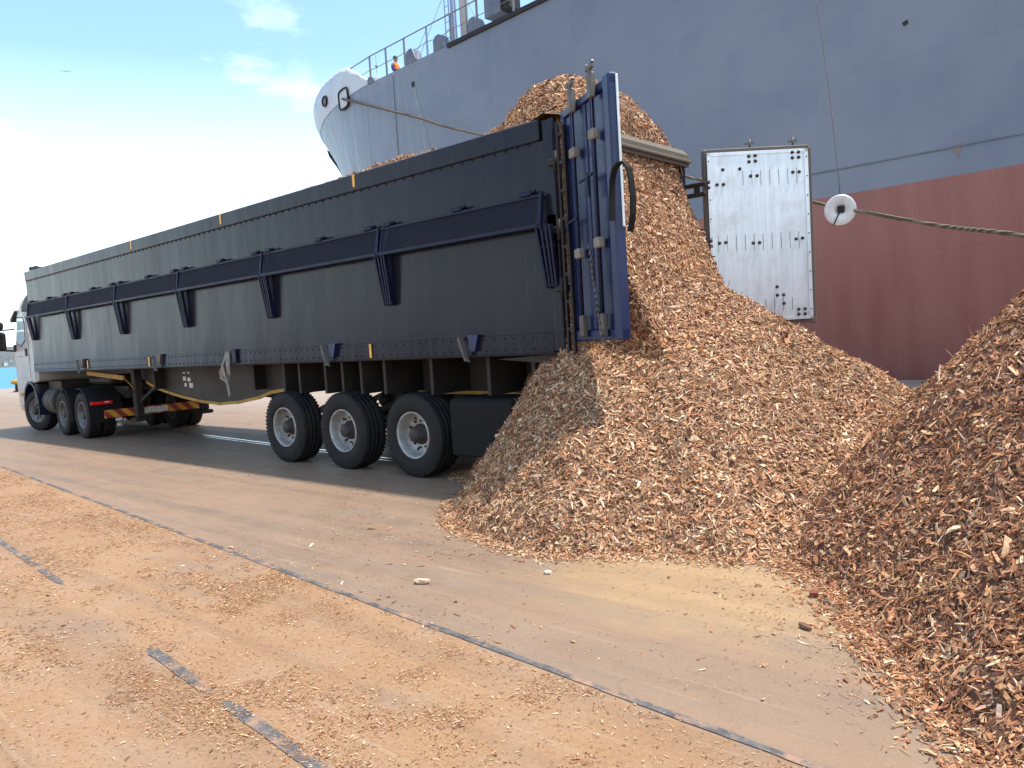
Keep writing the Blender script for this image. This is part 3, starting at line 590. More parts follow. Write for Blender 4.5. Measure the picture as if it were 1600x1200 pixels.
# walkway folded against the side
BX = [-12.75, -10.3, -7.85, -5.3, -2.72, -.10, 2.42]
ZW0, ZW1 = 2.71, 3.01
for i in range(6):
    a, b = BX[i] + .035, BX[i + 1] - .02
    o_ = MB()
    y0, y1 = -.12, -.06      # lower edge stands proud of the upper edge
    o_.bar((a, y0, ZW0), (b, y0, ZW0), .05, .035); o_.bar((a, y1, ZW1), (b, y1, ZW1), .04, .025)
    for t in (0.006, .994):
        x = a + (b - a) * t; o_.bar((x, y0, ZW0), (x, y1, ZW1), .03, .012)
    fr = o_.build('walkway_frame', M['navy'], TR)
    mm = MB(); w_ = b - a; h_ = ZW1 - ZW0; step = .040; sl = 1.1
    k = -h_ / sl
    while k < w_:
        for sgn in (0, 1):
            p0, p1 = k, k + h_ / sl
            za, zb = 0.0, 1.0
            if p0 < 0: za = -p0 / (p1 - p0); p0 = 0
            if p1 > w_: zb = 1 - (p1 - w_) / (h_ / sl); p1 = w_
            if zb > za:
                t0, t1 = (za, zb) if sgn == 0 else (1 - za, 1 - zb)
                A = (a + p0, y0 + (y1 - y0) * t0 + .004 * sgn, ZW0 + h_ * t0); B = (a + p1, y0 + (y1 - y0) * t1 + .004 * sgn, ZW0 + h_ * t1)
                mm.bar(A, B, .011, .004, up=(0, 1, .3))
        k += step
    mm.build('mesh_panel', M['navy'], TR)
    for x in (a + .05, a + (b - a) * .5, b - .25):
        k_ = MB(); k_.bbox((x, -.10, ZW1 + .005), (x + .15, .0, ZW1 + .06), .015); k_.tube([(x - .02, -.06, ZW1 + .05), (x + .19, -.06, ZW1 + .05)], .016, 8); k_.build('walkway_hinge', M['navy'], TR)
for i, x in enumerate(BX):
    o_ = MB(); zb = 2.12 if i > 0 else 2.2
    o_.bar((x, -.125, ZW0 - .03), (x, -.07, ZW1 + .02), .03, .035)
    if i < 6: o_.bar((x + .1, -.11, ZW0), (x + .16, -.06, ZW1), .03, .03)
    for dx0, dx1 in ((-.05, .0), (0.01, .04), (.07, .08), (.12, .12)):
        o_.bar((x + dx0, -.11, ZW0), (x + dx1, -.05, zb), .024, .05, up=(0, 1, 0))
        o_.ball((x + dx1, -.05, zb), .025, 6)
    o_.bar((x - .04, -.09, 2.5), (x + .15, -.09, 2.5), .02); o_.box((x + .0, -.016, zb - .03), (x + .12, -.002, ZW0 + .1))
    o_.build('walkway_bracket', M['navy'], TR)
# chassis
bot = [(-9.2, 1.25), (-8.8, 1.13), (-8.38, 1.01), (-7.8, .91), (-7.3, .84), (-6.6, .765), (-5.85, .72), (-5.2, .755), (-4.5, .845), (-4.1, .94), (-3.6, .985), (2.3, .985)]
for y in (.75, WD - .77):
    m = MB(); m.prism([(-9.2, 1.43)] + bot + [(2.3, 1.43)], y, y + .02, 'y'); m.build('chassis_beam', M['chassis'], TR)
m = MB()
for (a, b) in zip(bot[1:-2], bot[2:-1]): m.box((0, -.03, -.012), ((Vector((b[0], 0, b[1])) - Vector((a[0], 0, a[1]))).length + .01, -.004, .040), Matrix.Translation((a[0], .75, a[1] - .006)) @ Matrix.Rotation(-math.atan2(b[1] - a[1], b[0] - a[0]), 4, 'Y'))
m.build('yellow_flange', M['yellow'], TR)
m = MB(); m.box((-.45, .70, .95), (2.3, .74, .99)); m.build('yellow_flange', M['yellow'], TR)
m = MB()
for x in (-8.05, -4.35, -2.75, -2.35, -1.72, -1.33, -.93, -.45, .42, 1.35, 2.0):
    m.prism([(x, 1.43), (x, 1.0), (x + .05, 1.0), (x + .05, 1.43)], .12, .745, 'y') if x > -3 else m.box((x, .55, 1.0), (x + .06, .745, 1.43))
    m.box((x + .001, .78, 1.1), (x + .05, WD - .8, 1.40))
m.box((XF, .05, 1.432), (2.45, WD - .05, 1.452)); m.build('cross_members', M['dark'], TR)
m = MB()
for x in (.15, -1.25, -2.65): m.tube([(x, .2, .515), (x, WD - .25, .515)], .075, 12); m.bar((x - .45, .85, .62), (x + .3, .85, .85), .09, .07); m.bar((x - .45, 1.7, .62), (x + .3, 1.7, .85), .09, .07); m.ball((x + .3, .85, .75), .14, 8); m.ball((x + .3, 1.7, .75), .14, 8)
m.build('axle_set', M['dark'], TR)
for x in (.15, -1.25, -2.65):
    wheel(TR, x, .0); wn_ = wheel(TR, x, WD - .02); wn_.rotation_euler = (0, 0, math.pi); wn_.location = (x, WD - .02, .515)
m = MB(); m.bbox((-9.02, .52, .42), (-8.86, .68, 1.42), .02); m.bbox((-9.08, .46, .34), (-8.80, .74, .42), .02); m.bar((-8.94, .6, .7), (-8.0, .75, 1.2), .05); m.tube([(-8.94, .6, 1.0), (-8.94, WD - .6, 1.0)], .03, 8); m.bar((-8.94, .3, .95), (-8.94, .6, .95), .04)
m.bbox((-9.02, WD - .68, .42), (-8.86, WD - .52, 1.42), .02); m.bbox((-9.08, WD - .74, .34), (-8.80, WD - .46, .42), .02); m.build('landing_leg', M['dark'], TR)
m = MB(); m.bar((-11.2, .5, 1.36), (-9.3, .5, 1.24), .05, .09); m.tube([(-9.3, .5, 1.24), (-8.9, .5, 1.05)], .012, 6); m.build('yellow_brace', M['yellow'], TR)
m = MB(); m.bbox((.77, .06, .30), (1.75, .12, .95), .02); m.bbox((.75, .10, .90), (2.3, .70, .96), .02); m.box((1.9, .08, .35), (1.93, .7, .9)); m.build('mud_guard', M['rubber'], TR)
m = MB(); m.bbox((1.7, .35, .62), (1.74, .6, .72), .01); m.build('rear_bracket', M['galv'], TR); m = MB(); m.bbox((2.2, .3, 1.14), (2.24, .38, 1.33), .01); m.build('rear_bracket', M['galv'], TR)
m = MB(); m.prism([(1.55, 1.40), (2.5, 1.44), (2.45, 1.36), (2.3, 1.34)], .08, .14, 'y'); m.build('corner_gusset', M['chassis'], TR)
for (x, z, w2, h2) in ((-7.15, 1.30, .09, .03), (-6.97, 1.30, .08, .03), (-7.15, 1.19, .11, .08), (-6.97, 1.17, .12, .07), (-7.12, 1.07, .08, .07), (-6.9, 1.06, .14, .09), (-3.55, 1.21, .05, .05), (-3.55, 1.15, .03, .03), (-3.4, 1.10, .08, .02)):
    m = MB(); m.box((x - w2 / 2, .743, z - h2 / 2), (x + w2 / 2, .748, z + h2 / 2)); m.build('sticker', M['white'], TR)
# twist lock clamps and the hanging strap
for x in (-10.07, -6.5, -1.386, 1.2):
    m = MB(); m.prism([(x + .06, 1.68), (x + .22, 1.68), (x + .16, 1.50), (x + .08, 1.50)], -.06, -.012, 'y'); c = m.build('clamp', M['blue'] if x > -6 else M['galv'], TR)
    k_ = MB(); k_.bar((x - .05, -.07, 1.66), (x + .06, -.09, 1.40), .05, .03); k_.tube([(x - .08, -.06, 1.66), (x - .02, -.09, 1.55), (x + .05, -.10, 1.42), (x + .1, -.08, 1.39)], .018, 8); k_.build('clamp_handle', M['galv'], c)
m = MB()
def ribbon(m, pts, wv, th=.006):
    pts = [Vector(p) for p in pts]; wv = Vector(wv); vs = []; fs = []
    for i, p in enumerate(pts):
        d = (pts[min(i + 1, len(pts) - 1)] - pts[max(i - 1, 0)]).normalized(); nn = d.cross(wv).normalized() * th
        vs += [p - wv / 2 - nn, p + wv / 2 - nn, p + wv / 2 + nn, p - wv / 2 + nn]
    for i in range(len(pts) - 1):
        for k in range(4): j = (k + 1) % 4; fs.append((i * 4 + k, i * 4 + j, i * 4 + 4 + j, i * 4 + 4 + k))
    fs += [(0, 1, 2, 3), tuple(len(vs) - 4 + k for k in (3, 2, 1, 0))]; m.quadmesh(vs, fs)
ribbon(m, [(-4.02, -.03, 1.66), (-4.06, -.06, 1.50), (-4.16, -.08, 1.36), (-4.18, -.07, 1.24), (-4.06, -.05, 1.18), (-3.97, -.06, 1.30), (-3.94, -.08, 1.45), (-3.99, -.04, 1.64)], (.055, .03, 0))
ribbon(m, [(-4.0, -.05, 1.60), (-4.08, -.1, 1.45), (-4.0, -.11, 1.28), (-3.95, -.1, 1.12), (-3.93, -.1, .98)], (.06, 0, .0)); ribbon(m, [(-4.1, -.06, 1.30), (-4.0, -.08, 1.1), (-3.98, -.08, .95)], (.012, 0, 0))
m.build('hanging_strap', M['strap'], TR)
m = MB(); m.bbox((-3.86, -.05, 1.47), (-3.74, -.02, 1.69), .01); m.build('strap_ratchet', M['navy'], TR)
# left rear door, swung forward and outward
LH = (2.72, -.03); la = rad(121); lw = 1.10
LD = Matrix.Translation((LH[0], LH[1], 0)) @ Matrix.Rotation(rad(90) - la, 4, 'Z')   # local +X runs along the leaf from hinge to free edge
# outer face of the leaf looks along local -Y... (towards camera and cab)
def leaf_part(name, mat, fn):
    m = MB(); fn(m); m.v = [tuple(LD @ Vector(p)) for p in m.v]; return m.build(name, mat, TR)
def f(m):
    m.box((.03, -.02, 1.60), (lw - .05, .03, 3.72))
    m.bbox((.0, -.045, 1.56), (lw, .04, 1.66), .012); m.bbox((0, -.045, 3.66), (lw, .04, 3.74), .012); m.bbox((0, -.045, 1.58), (.07, .04, 3.72), .012); m.bbox((lw - .12, -.055, 1.56), (lw, .045, 3.76), .015)
    for x in (.50, .66): m.bbox((x, -.032, 1.66), (x + .06, -.018, 3.66), .006)
LF = leaf_part('rear_door', M['blue'], f)
def sub(name, mat, fn, parent, MX=LD):
    m = MB(); fn(m); m.v = [tuple(MX @ Vector(p)) for p in m.v]; return m.build(name, mat, parent)
for x in (.38, .82):
    sub('lock_rod', M['navy'], lambda m: m.tube([(x, -.085, 1.62), (x, -.085, 3.78)], .019, 10), LF)
    sub('lock_keeper', M['galv'], lambda m: m.bbox((x - .04, -.11, 1.60), (x + .04, -.05, 1.80), .012), LF)
    def kp(m):
        m.bbox((x - .038, -.11, 3.62), (x + .038, -.05, 3.84), .012)
        m.bbox((x - .07, -.10, 3.86), (x + .07, -.07, 3.90), .008); m.tube([(x, -.085, 3.8), (x, -.085, 3.90)], .022, 8); m.bar((x - .07, -.085, 3.92), (x - .02, -.085, 3.88), .02); m.bar((x + .07, -.085, 3.92), (x + .02, -.085, 3.88), .02)
    sub('lock_keeper', M['galv'], kp, LF)
    for z_ in (2.28 + .1 * x, 3.18 + .12 * x): sub('rod_clamp', M['strap'], lambda m: m.bbox((x - .055, -.115, z_), (x + .055, -.045, z_ + .09), .012), LF)
def hd(m):
    m.bar((.50, -.10, 2.98), (.80, -.10, 3.00), .02); m.bar((.70, -.11, 3.02), (.70, -.10, 2.82), .035, .015)
sub('door_handle', M['navy'], hd, LF)
def hd(m):
    m.bar((.15, -.10, 2.66), (.42, -.10, 2.68), .02); m.bar((.2, -.11, 2.7), (.2, -.10, 2.5), .03, .015)
sub('door_handle', M['navy'], hd, LF)
sub('door_seal', M['silver'], lambda m: m.bbox((lw + .001, .012, 2.5), (lw + .012, .036, 3.74), .006), LF)
sub('chain', M['galv'], lambda m: [m.tube([(.66 + .012 * k + .02 * math.sin(k), -.10, 2.42 - .055 * k), (.68 + .012 * k, -.12, 2.37 - .055 * k)], .012, 6) for k in range(16)], LF)
# right rear door, seen from inside
RA = Vector((2.80, 2.63, 0)); RB = Vector((3.735, 3.54, 0)); RD = Matrix.Translation(RA) @ Matrix.Rotation(math.atan2(RB.y - RA.y, RB.x - RA.x), 4, 'Z'); rw = (RB - RA).length
def f(m):
    m.box((.03, 0, 1.63), (rw - .03, .03, 3.68)); m.bbox((0, .01, 1.58), (rw, .09, 1.66), .01); m.bbox((0, .01, 3.66), (rw + .0, .09, 3.74), .01); m.bbox((-.01, .005, 1.58), (.05, .09, 3.73), .01); m.bbox((rw - .035, .02, 1.57), (rw + .03, .09, 3.71), .01)
m = MB(); f(m); m.v = [tuple(RD @ Vector(p)) for p in m.v]; RDO = m.build('rear_door', M['wallin'], TR); RDO['label'] = 'opened far door showing its bare silver inner lining'
def f(m):
    m.box((.055, -.012, 1.655), (rw - .045, -.002, 3.665))
    for (a, b, c, d) in ((.03, 1.63, .075, 3.69), (rw - .075, 1.63, rw - .03, 3.69), (.03, 3.65, rw - .03, 3.69), (.03, 1.63, rw - .03, 1.665)): m.box((a, -.020, b), (c, -.0125, d))
sub('inner_lining', M['silver'], f, RDO, RD)
def f(m):
    def bolt(u, vv, r=.021): sub('bolt', M['hub'], lambda m: m.lathe([(-.034, .001), (-.032, r * .75), (-.022, r), (-.012, r)], 'y', centre=(u * rw, 0, 3.69 - vv * 2.06), n=9), RDO, RD)
    for u, vv in ((.42, .03), (.48, .028), (.42, .062), (.48, .06), (.83, .02), (.89, .02), (.83, .052), (.89, .05), (.43, .145), (.49, .145), (.83, .135), (.89, .135), (.17, .10), (.33, .10), (.03, .17), (.03, .20), (.11, .185), (.17, .185), (.03, .51), (.03, .54), (.11, .525), (.17, .523), (.43, .535), (.49, .535), (.84, .525), (.90, .522), (.64, .80), (.64, .85), (.70, .85), (.70, .90), (.84, .94), (.90, .94), (.84, .97), (.90, .97)): bolt(u, vv)
    for k in range(9):
        z_ = 1.75 + k * .23
        for u in (.05 / rw, 1 - .05 / rw): m.lathe([(-.026, .001), (-.024, .008), (-.02, .01)], 'y', centre=(u * rw, 0, z_), n=7)
sub('edge_rivets', M['hub'], f, RDO, RD)
def f(m):
    for k in range(11):
        u = (.10 + .085 * k) * rw
        if k > 2: m.box((u, -.0145, 3.28), (u + .004, -.0122, 3.46))
        m.box((u, -.0145, 2.50), (u + .004, -.0122, 2.70))
        if 4 < k < 9: m.box((u, -.0145, 1.75), (u + .004, -.0122, 1.9))
sub('slit_row', M['hub'], f, RDO, RD)
def f(m):
    for u in (UK,): m.bar((u * rw - .06, .05, 3.79), (u * rw + .05, .05, 3.80), .02); m.tube([(u * rw, .05, 3.73), (u * rw, .05, 3.84)], .015, 8); m.bar((u * rw, .05, 3.83), (u * rw + .05, .05, 3.79), .018)
for UK in (.45, .86): sub('lock_keeper', M['galv'], f, RDO, RD)
for z_ in (3.30, 2.4): m = MB(); m.bbox((2.56, 2.56, z_), (2.83, 2.62, z_ + .05), .01); m.bbox((2.56, 2.56, z_ - .12), (2.83, 2.62, z_ - .07), .01); m.box((2.68, 2.57, z_ - .1), (2.74, 2.61, z_ + .02)); m.build('door_hinge', M['dark'], TR)
for z_ in (3.27, 2.62, 2.05): m = MB(); m.bbox((2.50, -.06, z_), (2.66, .0, z_ + .07), .01); m.tube([(2.60, -.06, z_ - .07), (2.60, -.06, z_ + .13)], .02, 8); m.build('door_hinge', M['dark'], TR)
# rope arc (rubber strap) beside the door, ladder
m = MB(); ribbon(m, [tuple(p) for p in [(3.675, -0.74, 2.536), (3.68, -0.74, 2.716), (3.695, -0.74, 2.867), (3.719, -0.74, 2.944), (3.764, -0.74, 2.981), (3.813, -0.74, 2.982), (3.852, -0.74, 2.93), (3.87, -0.74, 2.836), (3.88, -0.74, 2.709), (3.871, -0.74, 2.559), (3.839, -0.74, 2.427)]], (.012, .055, 0), .008); m.build('rubber_strap', M['rubber'], TR)
m = MB(); A0, A1 = Vector((2.66, -.07, 0)), Vector((2.77, -.12, 0))
for P_ in (A0, A1): m.bar((P_.x, P_.y, 1.02), (P_.x, P_.y, 3.66 if P_ is A0 else 3.6), .022, .04)
for k in range(10): z_ = 1.15 + k * .265; m.bar((A0.x, A0.y, z_), (A1.x, A1.y, z_), .022, .03)
m.build('ladder', M['dark'], TR)

# ---------------------------------------------------------------- tractor unit
TK = empty('tractor_unit', (-11.0, 0, 0), -.055, label='cream cab truck tractor unit coupled under the front of the trailer', cat='truck')
def tk(name, mat, fn, parent=None):
    m = MB(); fn(m); m.v = [(x + 10.8, y, z) for x, y, z in m.v]; o = m.build(name, mat, TK if parent is None else parent); return o
prof = [(-13.05, 1.22), (-13.05, 3.18), (-13.2, 3.3), (-13.9, 3.18), (-14.35, 2.92), (-14.72, 2.25), (-14.95, 2.0), (-15.02, 1.1), (-14.95, .62), (-14.75, .55), (-14.35, .62), (-14.28, .98), (-14.02, 1.13), (-13.5, 1.16)]
cb = tk('cab_body', M['cab'], lambda m: m.prism(prof, .0, 2.45, 'y'))
def bev(o, w, s=2):
    b = o.modifiers.new('b', 'BEVEL'); b.width = w; b.segments = s; b.limit_method = 'ANGLE'; b.angle_limit = rad(35)
bev(cb, .04, 3)
dr = tk('cab_door', M['cab'], lambda m: m.prism([(-13.62, 1.30), (-13.60, 2.72), (-13.75, 2.86), (-14.30, 2.84), (-14.60, 2.25), (-14.72, 1.9), (-14.72, 1.30)], -.012, .02, 'y')); bev(dr, .01)
win = [(-13.78, 2.22), (-13.72, 2.60), (-13.80, 2.76), (-14.30, 2.77), (-14.54, 2.30), (-14.50, 2.18), (-14.2, 2.10)]
wb = tk('window_frame', M['black'], lambda m: m.prism([(x + (x + 14.1) * .07, z + (z - 2.45) * .09) for x, z in win], -.018, -.0125, 'y'), dr)
tk('window_pane', M['glass'], lambda m: m.prism(win, -.024, -.0185, 'y'), dr)
dh = tk('door_handle', M['black'], lambda m: m.bbox((-13.86, -.03, 1.84), (-13.70, -.012, 2.02), .03), dr)
tk('side_panel_seam', M['dark'], lambda m: [m.box((-13.60, -.004, 1.3), (-13.59, .0, 3.1)), m.box((-14.7, -.016, 1.83), (-13.62, -.0121, 1.838))])
tk('step_panel', M['cab'], lambda m: [m.bbox((-13.55, -.015, 1.25), (-13.18, -.001, 1.72), .03), m.bbox((-13.55, -.012, 1.80), (-13.18, -.001, 2.1), .03)])
tk('air_deflector', M['black'], lambda m: m.prism([(-13.02, 2.88), (-13.02, 3.30), (-13.35, 3.22), (-13.75, 3.02), (-13.78, 2.90)], -.03, .12, 'y'))
tk('sun_visor', M['navy'], lambda m: m.quadmesh([(-14.35, -.05, 2.98), (-14.35, 2.5, 2.98), (-14.85, 2.5, 2.78), (-14.85, -.05, 2.78), (-14.33, -.05, 2.94), (-14.33, 2.5, 2.94), (-14.82, 2.5, 2.70), (-14.82, -.05, 2.70)], [(0, 1, 2, 3), (7, 6, 5, 4), (0, 3, 7, 4), (1, 5, 6, 2), (3, 2, 6, 7), (0, 4, 5, 1)]))
mr = tk('side_mirror', M['black'], lambda m: [m.bbox((-15.25, -.42, 2.0), (-15.05, -.12, 2.48), .05), m.bbox((-15.22, -.40, 2.52), (-15.05, -.15, 2.74), .05), m.tube([(-15.1, -.25, 2.52), (-14.65, -.02, 2.52)], .018, 8), m.tube([(-15.1, -.25, 2.02), (-14.75, -.02, 1.98)], .022, 8), m.bbox((-14.8, -.05, 1.98), (-14.66, .02, 2.14), .02)])
def arch(m):
    pts = []
    for k in range(13):
        a = rad(-28 + 200 * k / 12 - 0); pts.append((-13.72 - .66 * math.cos(a + rad(10)) * -1, .60 + .62 * math.sin(a + rad(10))))
    outer = [(x, z) for x, z in pts]; inner = [(-13.72 + (x + 13.72) * .90, .60 + (z - .60) * .90) for x, z in pts]
    m.prism(outer + inner[::-1], -.035, .42, 'y')
tk('wheel_arch', M['navy'], arch)
tk('front_bumper', M['cab'], lambda m: m.bbox((-15.05, .02, .45), (-14.6, 2.43, .98), .06))
tk('side_marker', M['yellow'], lambda m: m.bbox((-14.7, -.02, .84), (-14.5, .03, .93), .01))
tk('step', M['black'], lambda m: [m.bbox((-13.45, -.02, .55), (-13.15, .4, 1.15), .04), m.bbox((-13.5, -.05, .62), (-13.2, .0, .68), .01)])
def tank(m):
    m.lathe([(0, .001), (0, .28), (.03, .30), (.75, .30), (.78, .28), (.78, .001)], 'x', centre=(-12.92, .33, .74), n=28)
tn = tk('fuel_tank', M['dark'], tank)
for x in (-12.88, -12.72, -12.58, -12.42, -12.28): tk('tank_strap', M['galv'], lambda m: m.lathe([(-.03, .302), (-.03, .318), (.03, .318), (.03, .302)], 'x', centre=(x, .33, .74), n=28), tn)
tk('truck_frame', M['dark'], lambda m: [m.box((-14.6, .75, .80), (-9.4, .83, 1.05)), m.box((-14.6, 1.62, .80), (-9.4, 1.70, 1.05)), m.box((-13.0, .2, .9), (-12.0, 2.2, 1.2)), m.bbox((-11.4, .6, 1.1), (-10.0, 1.9, 1.28), .05), m.tube([(-11.5, .2, .49), (-11.5, 2.3, .49)], .08, 10), m.tube([(-10.15, .2, .49), (-10.15, 2.3, .49)], .08, 10), m.tube([(-13.72, .2, .49), (-13.72, 2.3, .49)], .06, 10), m.bbox((-11.1, .85, .3), (-10.5, 1.6, .8), .1)])
def guard(m, cx, y0, y1):
    pts = [];
    for k in range(9): a = rad(-5 + 110 * k / 8); pts.append((cx + .60 * math.cos(a), .52 + .56 * math.sin(a)))
    pts = [(cx + .60, .33)] + pts; inner = [(cx + (x - cx) * .96, .52 + (z - .52) * .96) for x, z in pts]
    m.prism(pts + inner[::-1], y0, y1, 'y')
for gx, g0, g1 in ((-10.15, .0, .66), (-10.15, 1.8, 2.46), (-11.5, .05, .6)): tk('mud_guard', M['rubber'], lambda m: guard(m, gx, g0, g1))
tl = tk('tail_light', M['red'], lambda m: m.bbox((-9.54, .03, .715), (-9.49, .45, .785), .012)); tk('lens_bar', M['white'], lambda m: m.box((-9.488, .30, .755), (-9.484, .38, .775)), tl)
tk('tail_light', M['red'], lambda m: m.bbox((-9.54, 2.0, .715), (-9.49, 2.42, .785), .012))
cv = tk('underrun_bar', M['chevron'], lambda m: m.bbox((-9.36, .22, .43), (-9.30, 2.30, .60), .01))
tk('number_plate', M['white'], lambda m: m.box((-9.297, .90, .455), (-9.292, 1.48, .575)), cv)
tk('fog_lamp', M['white'], lambda m: m.bbox((-9.33, .42, .36), (-9.28, .55, .42), .01), cv)
def tkw(x, y, rz, W, rr, dish, R=.49):
    w_ = wheel(TK, x + 10.8, y, R, R, W, rr, dish, rz); return w_
tkw(-13.72, .06, .34, .30, .29, .07); tkw(-13.72, 2.42, math.pi + .34, .30, .29, .07)
for x in (-11.5, -10.15):
    for y, rz in ((.02, 0), (2.44, math.pi)): tkw(x, y, rz, .27, .28, .17)
    for y in (.31, 1.86): tkw(x, y, 0, .27, .28, .17)

# ---------------------------------------------------------------- ship
SHIP = empty('cargo_ship', ship_pt(0, 31, 0), label='huge cargo ship moored along the quay, grey blue above red bottom paint, white bow bulwark', cat='ship')
SO = Vector(ship_pt(0, 31, 0))
def shp(name, mat, mb, parent=None, smooth=None):
    mb.v = [tuple(Vector(p) - SO) for p in mb.v]; return mb.build(name, mat, parent or SHIP)
ZD = 12.87; S0 = 27.5
def arad(z):
    return float(np.interp(z, [-6, 0, 6, 9, 11.2, 12.7, 13.6, 15], [4.5, 5.8, 8.0, 10.4, 12.5, 14.3, 15.2, 15.6]))
def plan(z, n=26, side=-1):
    """outline from aft to stem on one side; (s, v)"""
    pts = [(-140, 31 + 11 * side), (-60, 31 + 11 * side), (0, 31 + 11 * side), (10, 31 + 11 * side), (20, 31 + 11 * side)]
    a = arad(z)
    for k in range(n + 1):
        t = math.pi / 2 * k / n; pts.append((S0 + a * math.sin(t), 31 + 11 * side * math.cos(t)))
    return pts
m = MB(); zs = [-6, -3, 0, 3, 4.5, 6, 7.5, 9, 10, 11.2, 12, 12.45, ZD]; vs = []; fs = []
for z in zs:
    A = plan(z, side=-1); B = plan(z, side=1)[::-1][1:]; ring = A + B; nr = len(ring); vs += [ship_pt(s_, v, z) for s_, v in ring]
for i in range(len(zs) - 1):
    for k in range(nr - 1): fs.append((i * nr + k, i * nr + k + 1, (i + 1) * nr + k + 1, (i + 1) * nr + k))
o_dk = len(vs); vs += [ship_pt(31 * 0 + s_, 31 + (v - 31) * .995, 12.0) for s_, v in (plan(12, side=-1) + plan(12, side=1)[::-1][1:])]; fs.append(tuple(o_dk + k for k in range(nr)))       # deck
m.quadmesh(vs, fs, True)
ho = shp('hull', M['hull'], m)
for p in ho.data.polygons:
    if len(p.vertices) > 4: p.use_smooth = False
# bow bulwark
def bw_h(s_):
    return float(np.interp(s_, [28.3, 30.35, 33, 37, 45], [0.02, 1.38, 1.45, 1.3, 1.3]))
m = MB(); vs = []; fs = []
t0 = math.asin((28.3 - S0) / arad(ZD)); n = 70; ts = [t0 + (math.pi - 2 * t0) * k / n for k in range(n + 1)]
for t in ts:
    row = []
    for q in (0, .33, .66, 1):
        s0_ = S0 + arad(ZD) * math.sin(t); h = bw_h(s0_) * q; z = ZD + h; a = arad(z) + .02; s_ = S0 + a * math.sin(t); v = 31 - 11.02 * math.cos(t); row.append((s_, v, z))
    for s_, v, z in row: vs.append(ship_pt(s_, v, z))
    for s_, v, z in row[::-1]: vs.append(ship_pt(S0 + (s_ - S0) * .985 - .02, 31 + (v - 31) * .985, z))
for k in range(n):
    for i in range(7): fs.append((k * 8 + i, (k + 1) * 8 + i, (k + 1) * 8 + i + 1, k * 8 + i + 1))
m.quadmesh(vs, fs, True); shp('bow_bulwark', M['shipwhite'], m)
# fairleads on the bulwark: a ring over a plate coloured for the light showing through
def on_bow(s_, z):
    a = arad(z) + .03; t = math.asin(min(1, (s_ - S0) / a)); return Vector(ship_pt(s_, 31 - 11.03 * math.cos(t), z)), t
def fairlead(s_, z, w_, h_, k_exp):
    c, t = on_bow(s_, z); c2, _ = on_bow(s_ + .1, z); tx = (c2 - c).normalized(); c3, _ = on_bow(s_, z + .1); tz = (c3 - c).normalized(); nn = tx.cross(tz).normalized()
    if nn.dot(CAM - c) < 0: nn = -nn
    m = MB(); pts = []
    for k in range(20):
        a = 2 * math.pi * k / 20; pts.append(c + nn * .05 + tx * math.copysign(abs(math.cos(a)) ** k_exp, math.cos(a)) * w_ / 2 + tz * math.copysign(abs(math.sin(a)) ** k_exp, math.sin(a)) * h_ / 2)
    m.tube(pts + [pts[0]], .045, 8, caps=False); fo = shp('fairlead', M['dark'], m)
    m = MB(); m.quadmesh([p + nn * -.02 for p in pts], [tuple(range(20))]); shp('fairlead_plate', M['shipwhite'] if k_exp < .6 else M['shipgrey'], m); return c + nn * .1
FL = fairlead(30.8, ZD + .0, 1.05, .85, .45); fairlead(33.3, ZD + .62, .75, .42, 1.0)
m = MB(); pts = []
for z in np.linspace(12.35, 9.2, 10):
    t = rad(47); a = arad(z) + .06; pts.append(ship_pt(S0 + a * math.sin(t), 31 - 11.06 * math.cos(t), z))
m.tube(pts, [.03, .11, .09, .07] + [.05] * 6, 8); shp('bow_edge_line', M['dark'], m)  # dark tube added to draw the dark line along the bow edge
# rubbing edge, railings, deck humps
m = MB(); m.v = []; m.bar(ship_pt(23.0, 19.98, ZD - .04), ship_pt(-60, 19.98, ZD - .04), .10, .16); shp('sheer_strake', M['dark'], m)
m = MB(); m.tube([Vector(ship_pt(26.6 - .0 * k, 19.97, z)) for k, z in enumerate(np.linspace(12.7, 5, 8))], .010, 5); shp('weld_seam', M['dark'], m)
m = MB(); m.bar(ship_pt(12.0, 19.985, 5.32), ship_pt(-30, 19.985, 5.2), .02, .03); shp('weld_seam', M['shipgrey'], m)
posts = [28.4, 27.2, 25.9, 24.4, 22.9, 21.4, 19.5, 17.6, 15.7, 13.8, 11.9]
for k, s_ in enumerate(posts):
    m = MB(); m.bar(ship_pt(s_, 20.12, ZD - .02), ship_pt(s_, 20.12, ZD + 1.18), .09, .035); shp('rail_post', M['rail_grey'] if k != 3 else M['mast'], m)
for z, r_, sg in ((1.18, .026, 0), (.60, .014, .08)):
    m = MB(); pts = []
    for a, b in zip(posts[:-1], posts[1:]):
        for q in (0, .25, .5, .75): pts.append(ship_pt(a + (b - a) * q, 20.12, ZD + z - sg * 4 * q * (1 - q) * (1 if a < 26.5 and a > 24 else .35)))
    pts.append(ship_pt(posts[-1], 20.12, ZD + z)); m.tube([ship_pt(30.2, 20.3, ZD + z + .02)] + pts, r_, 6); shp('guard_rail', M['rail_grey'], m)
m = MB(); m.tube([ship_pt(24.3, 20.1, ZD + 1.1), ship_pt(25.4, 20.1, ZD + .05)], .010, 5); m.tube([ship_pt(25.9, 20.1, ZD + .6), ship_pt(25.4, 20.1, ZD + .02)], .012, 5); m.tube([ship_pt(27.9, 20.1, ZD + 1.1), ship_pt(27.9, 20.1, ZD + .3)], .01, 5); m.ball(ship_pt(27.9, 20.1, ZD + .62), .06, 6); shp('railing_lashing', M['rail_grey'], m)
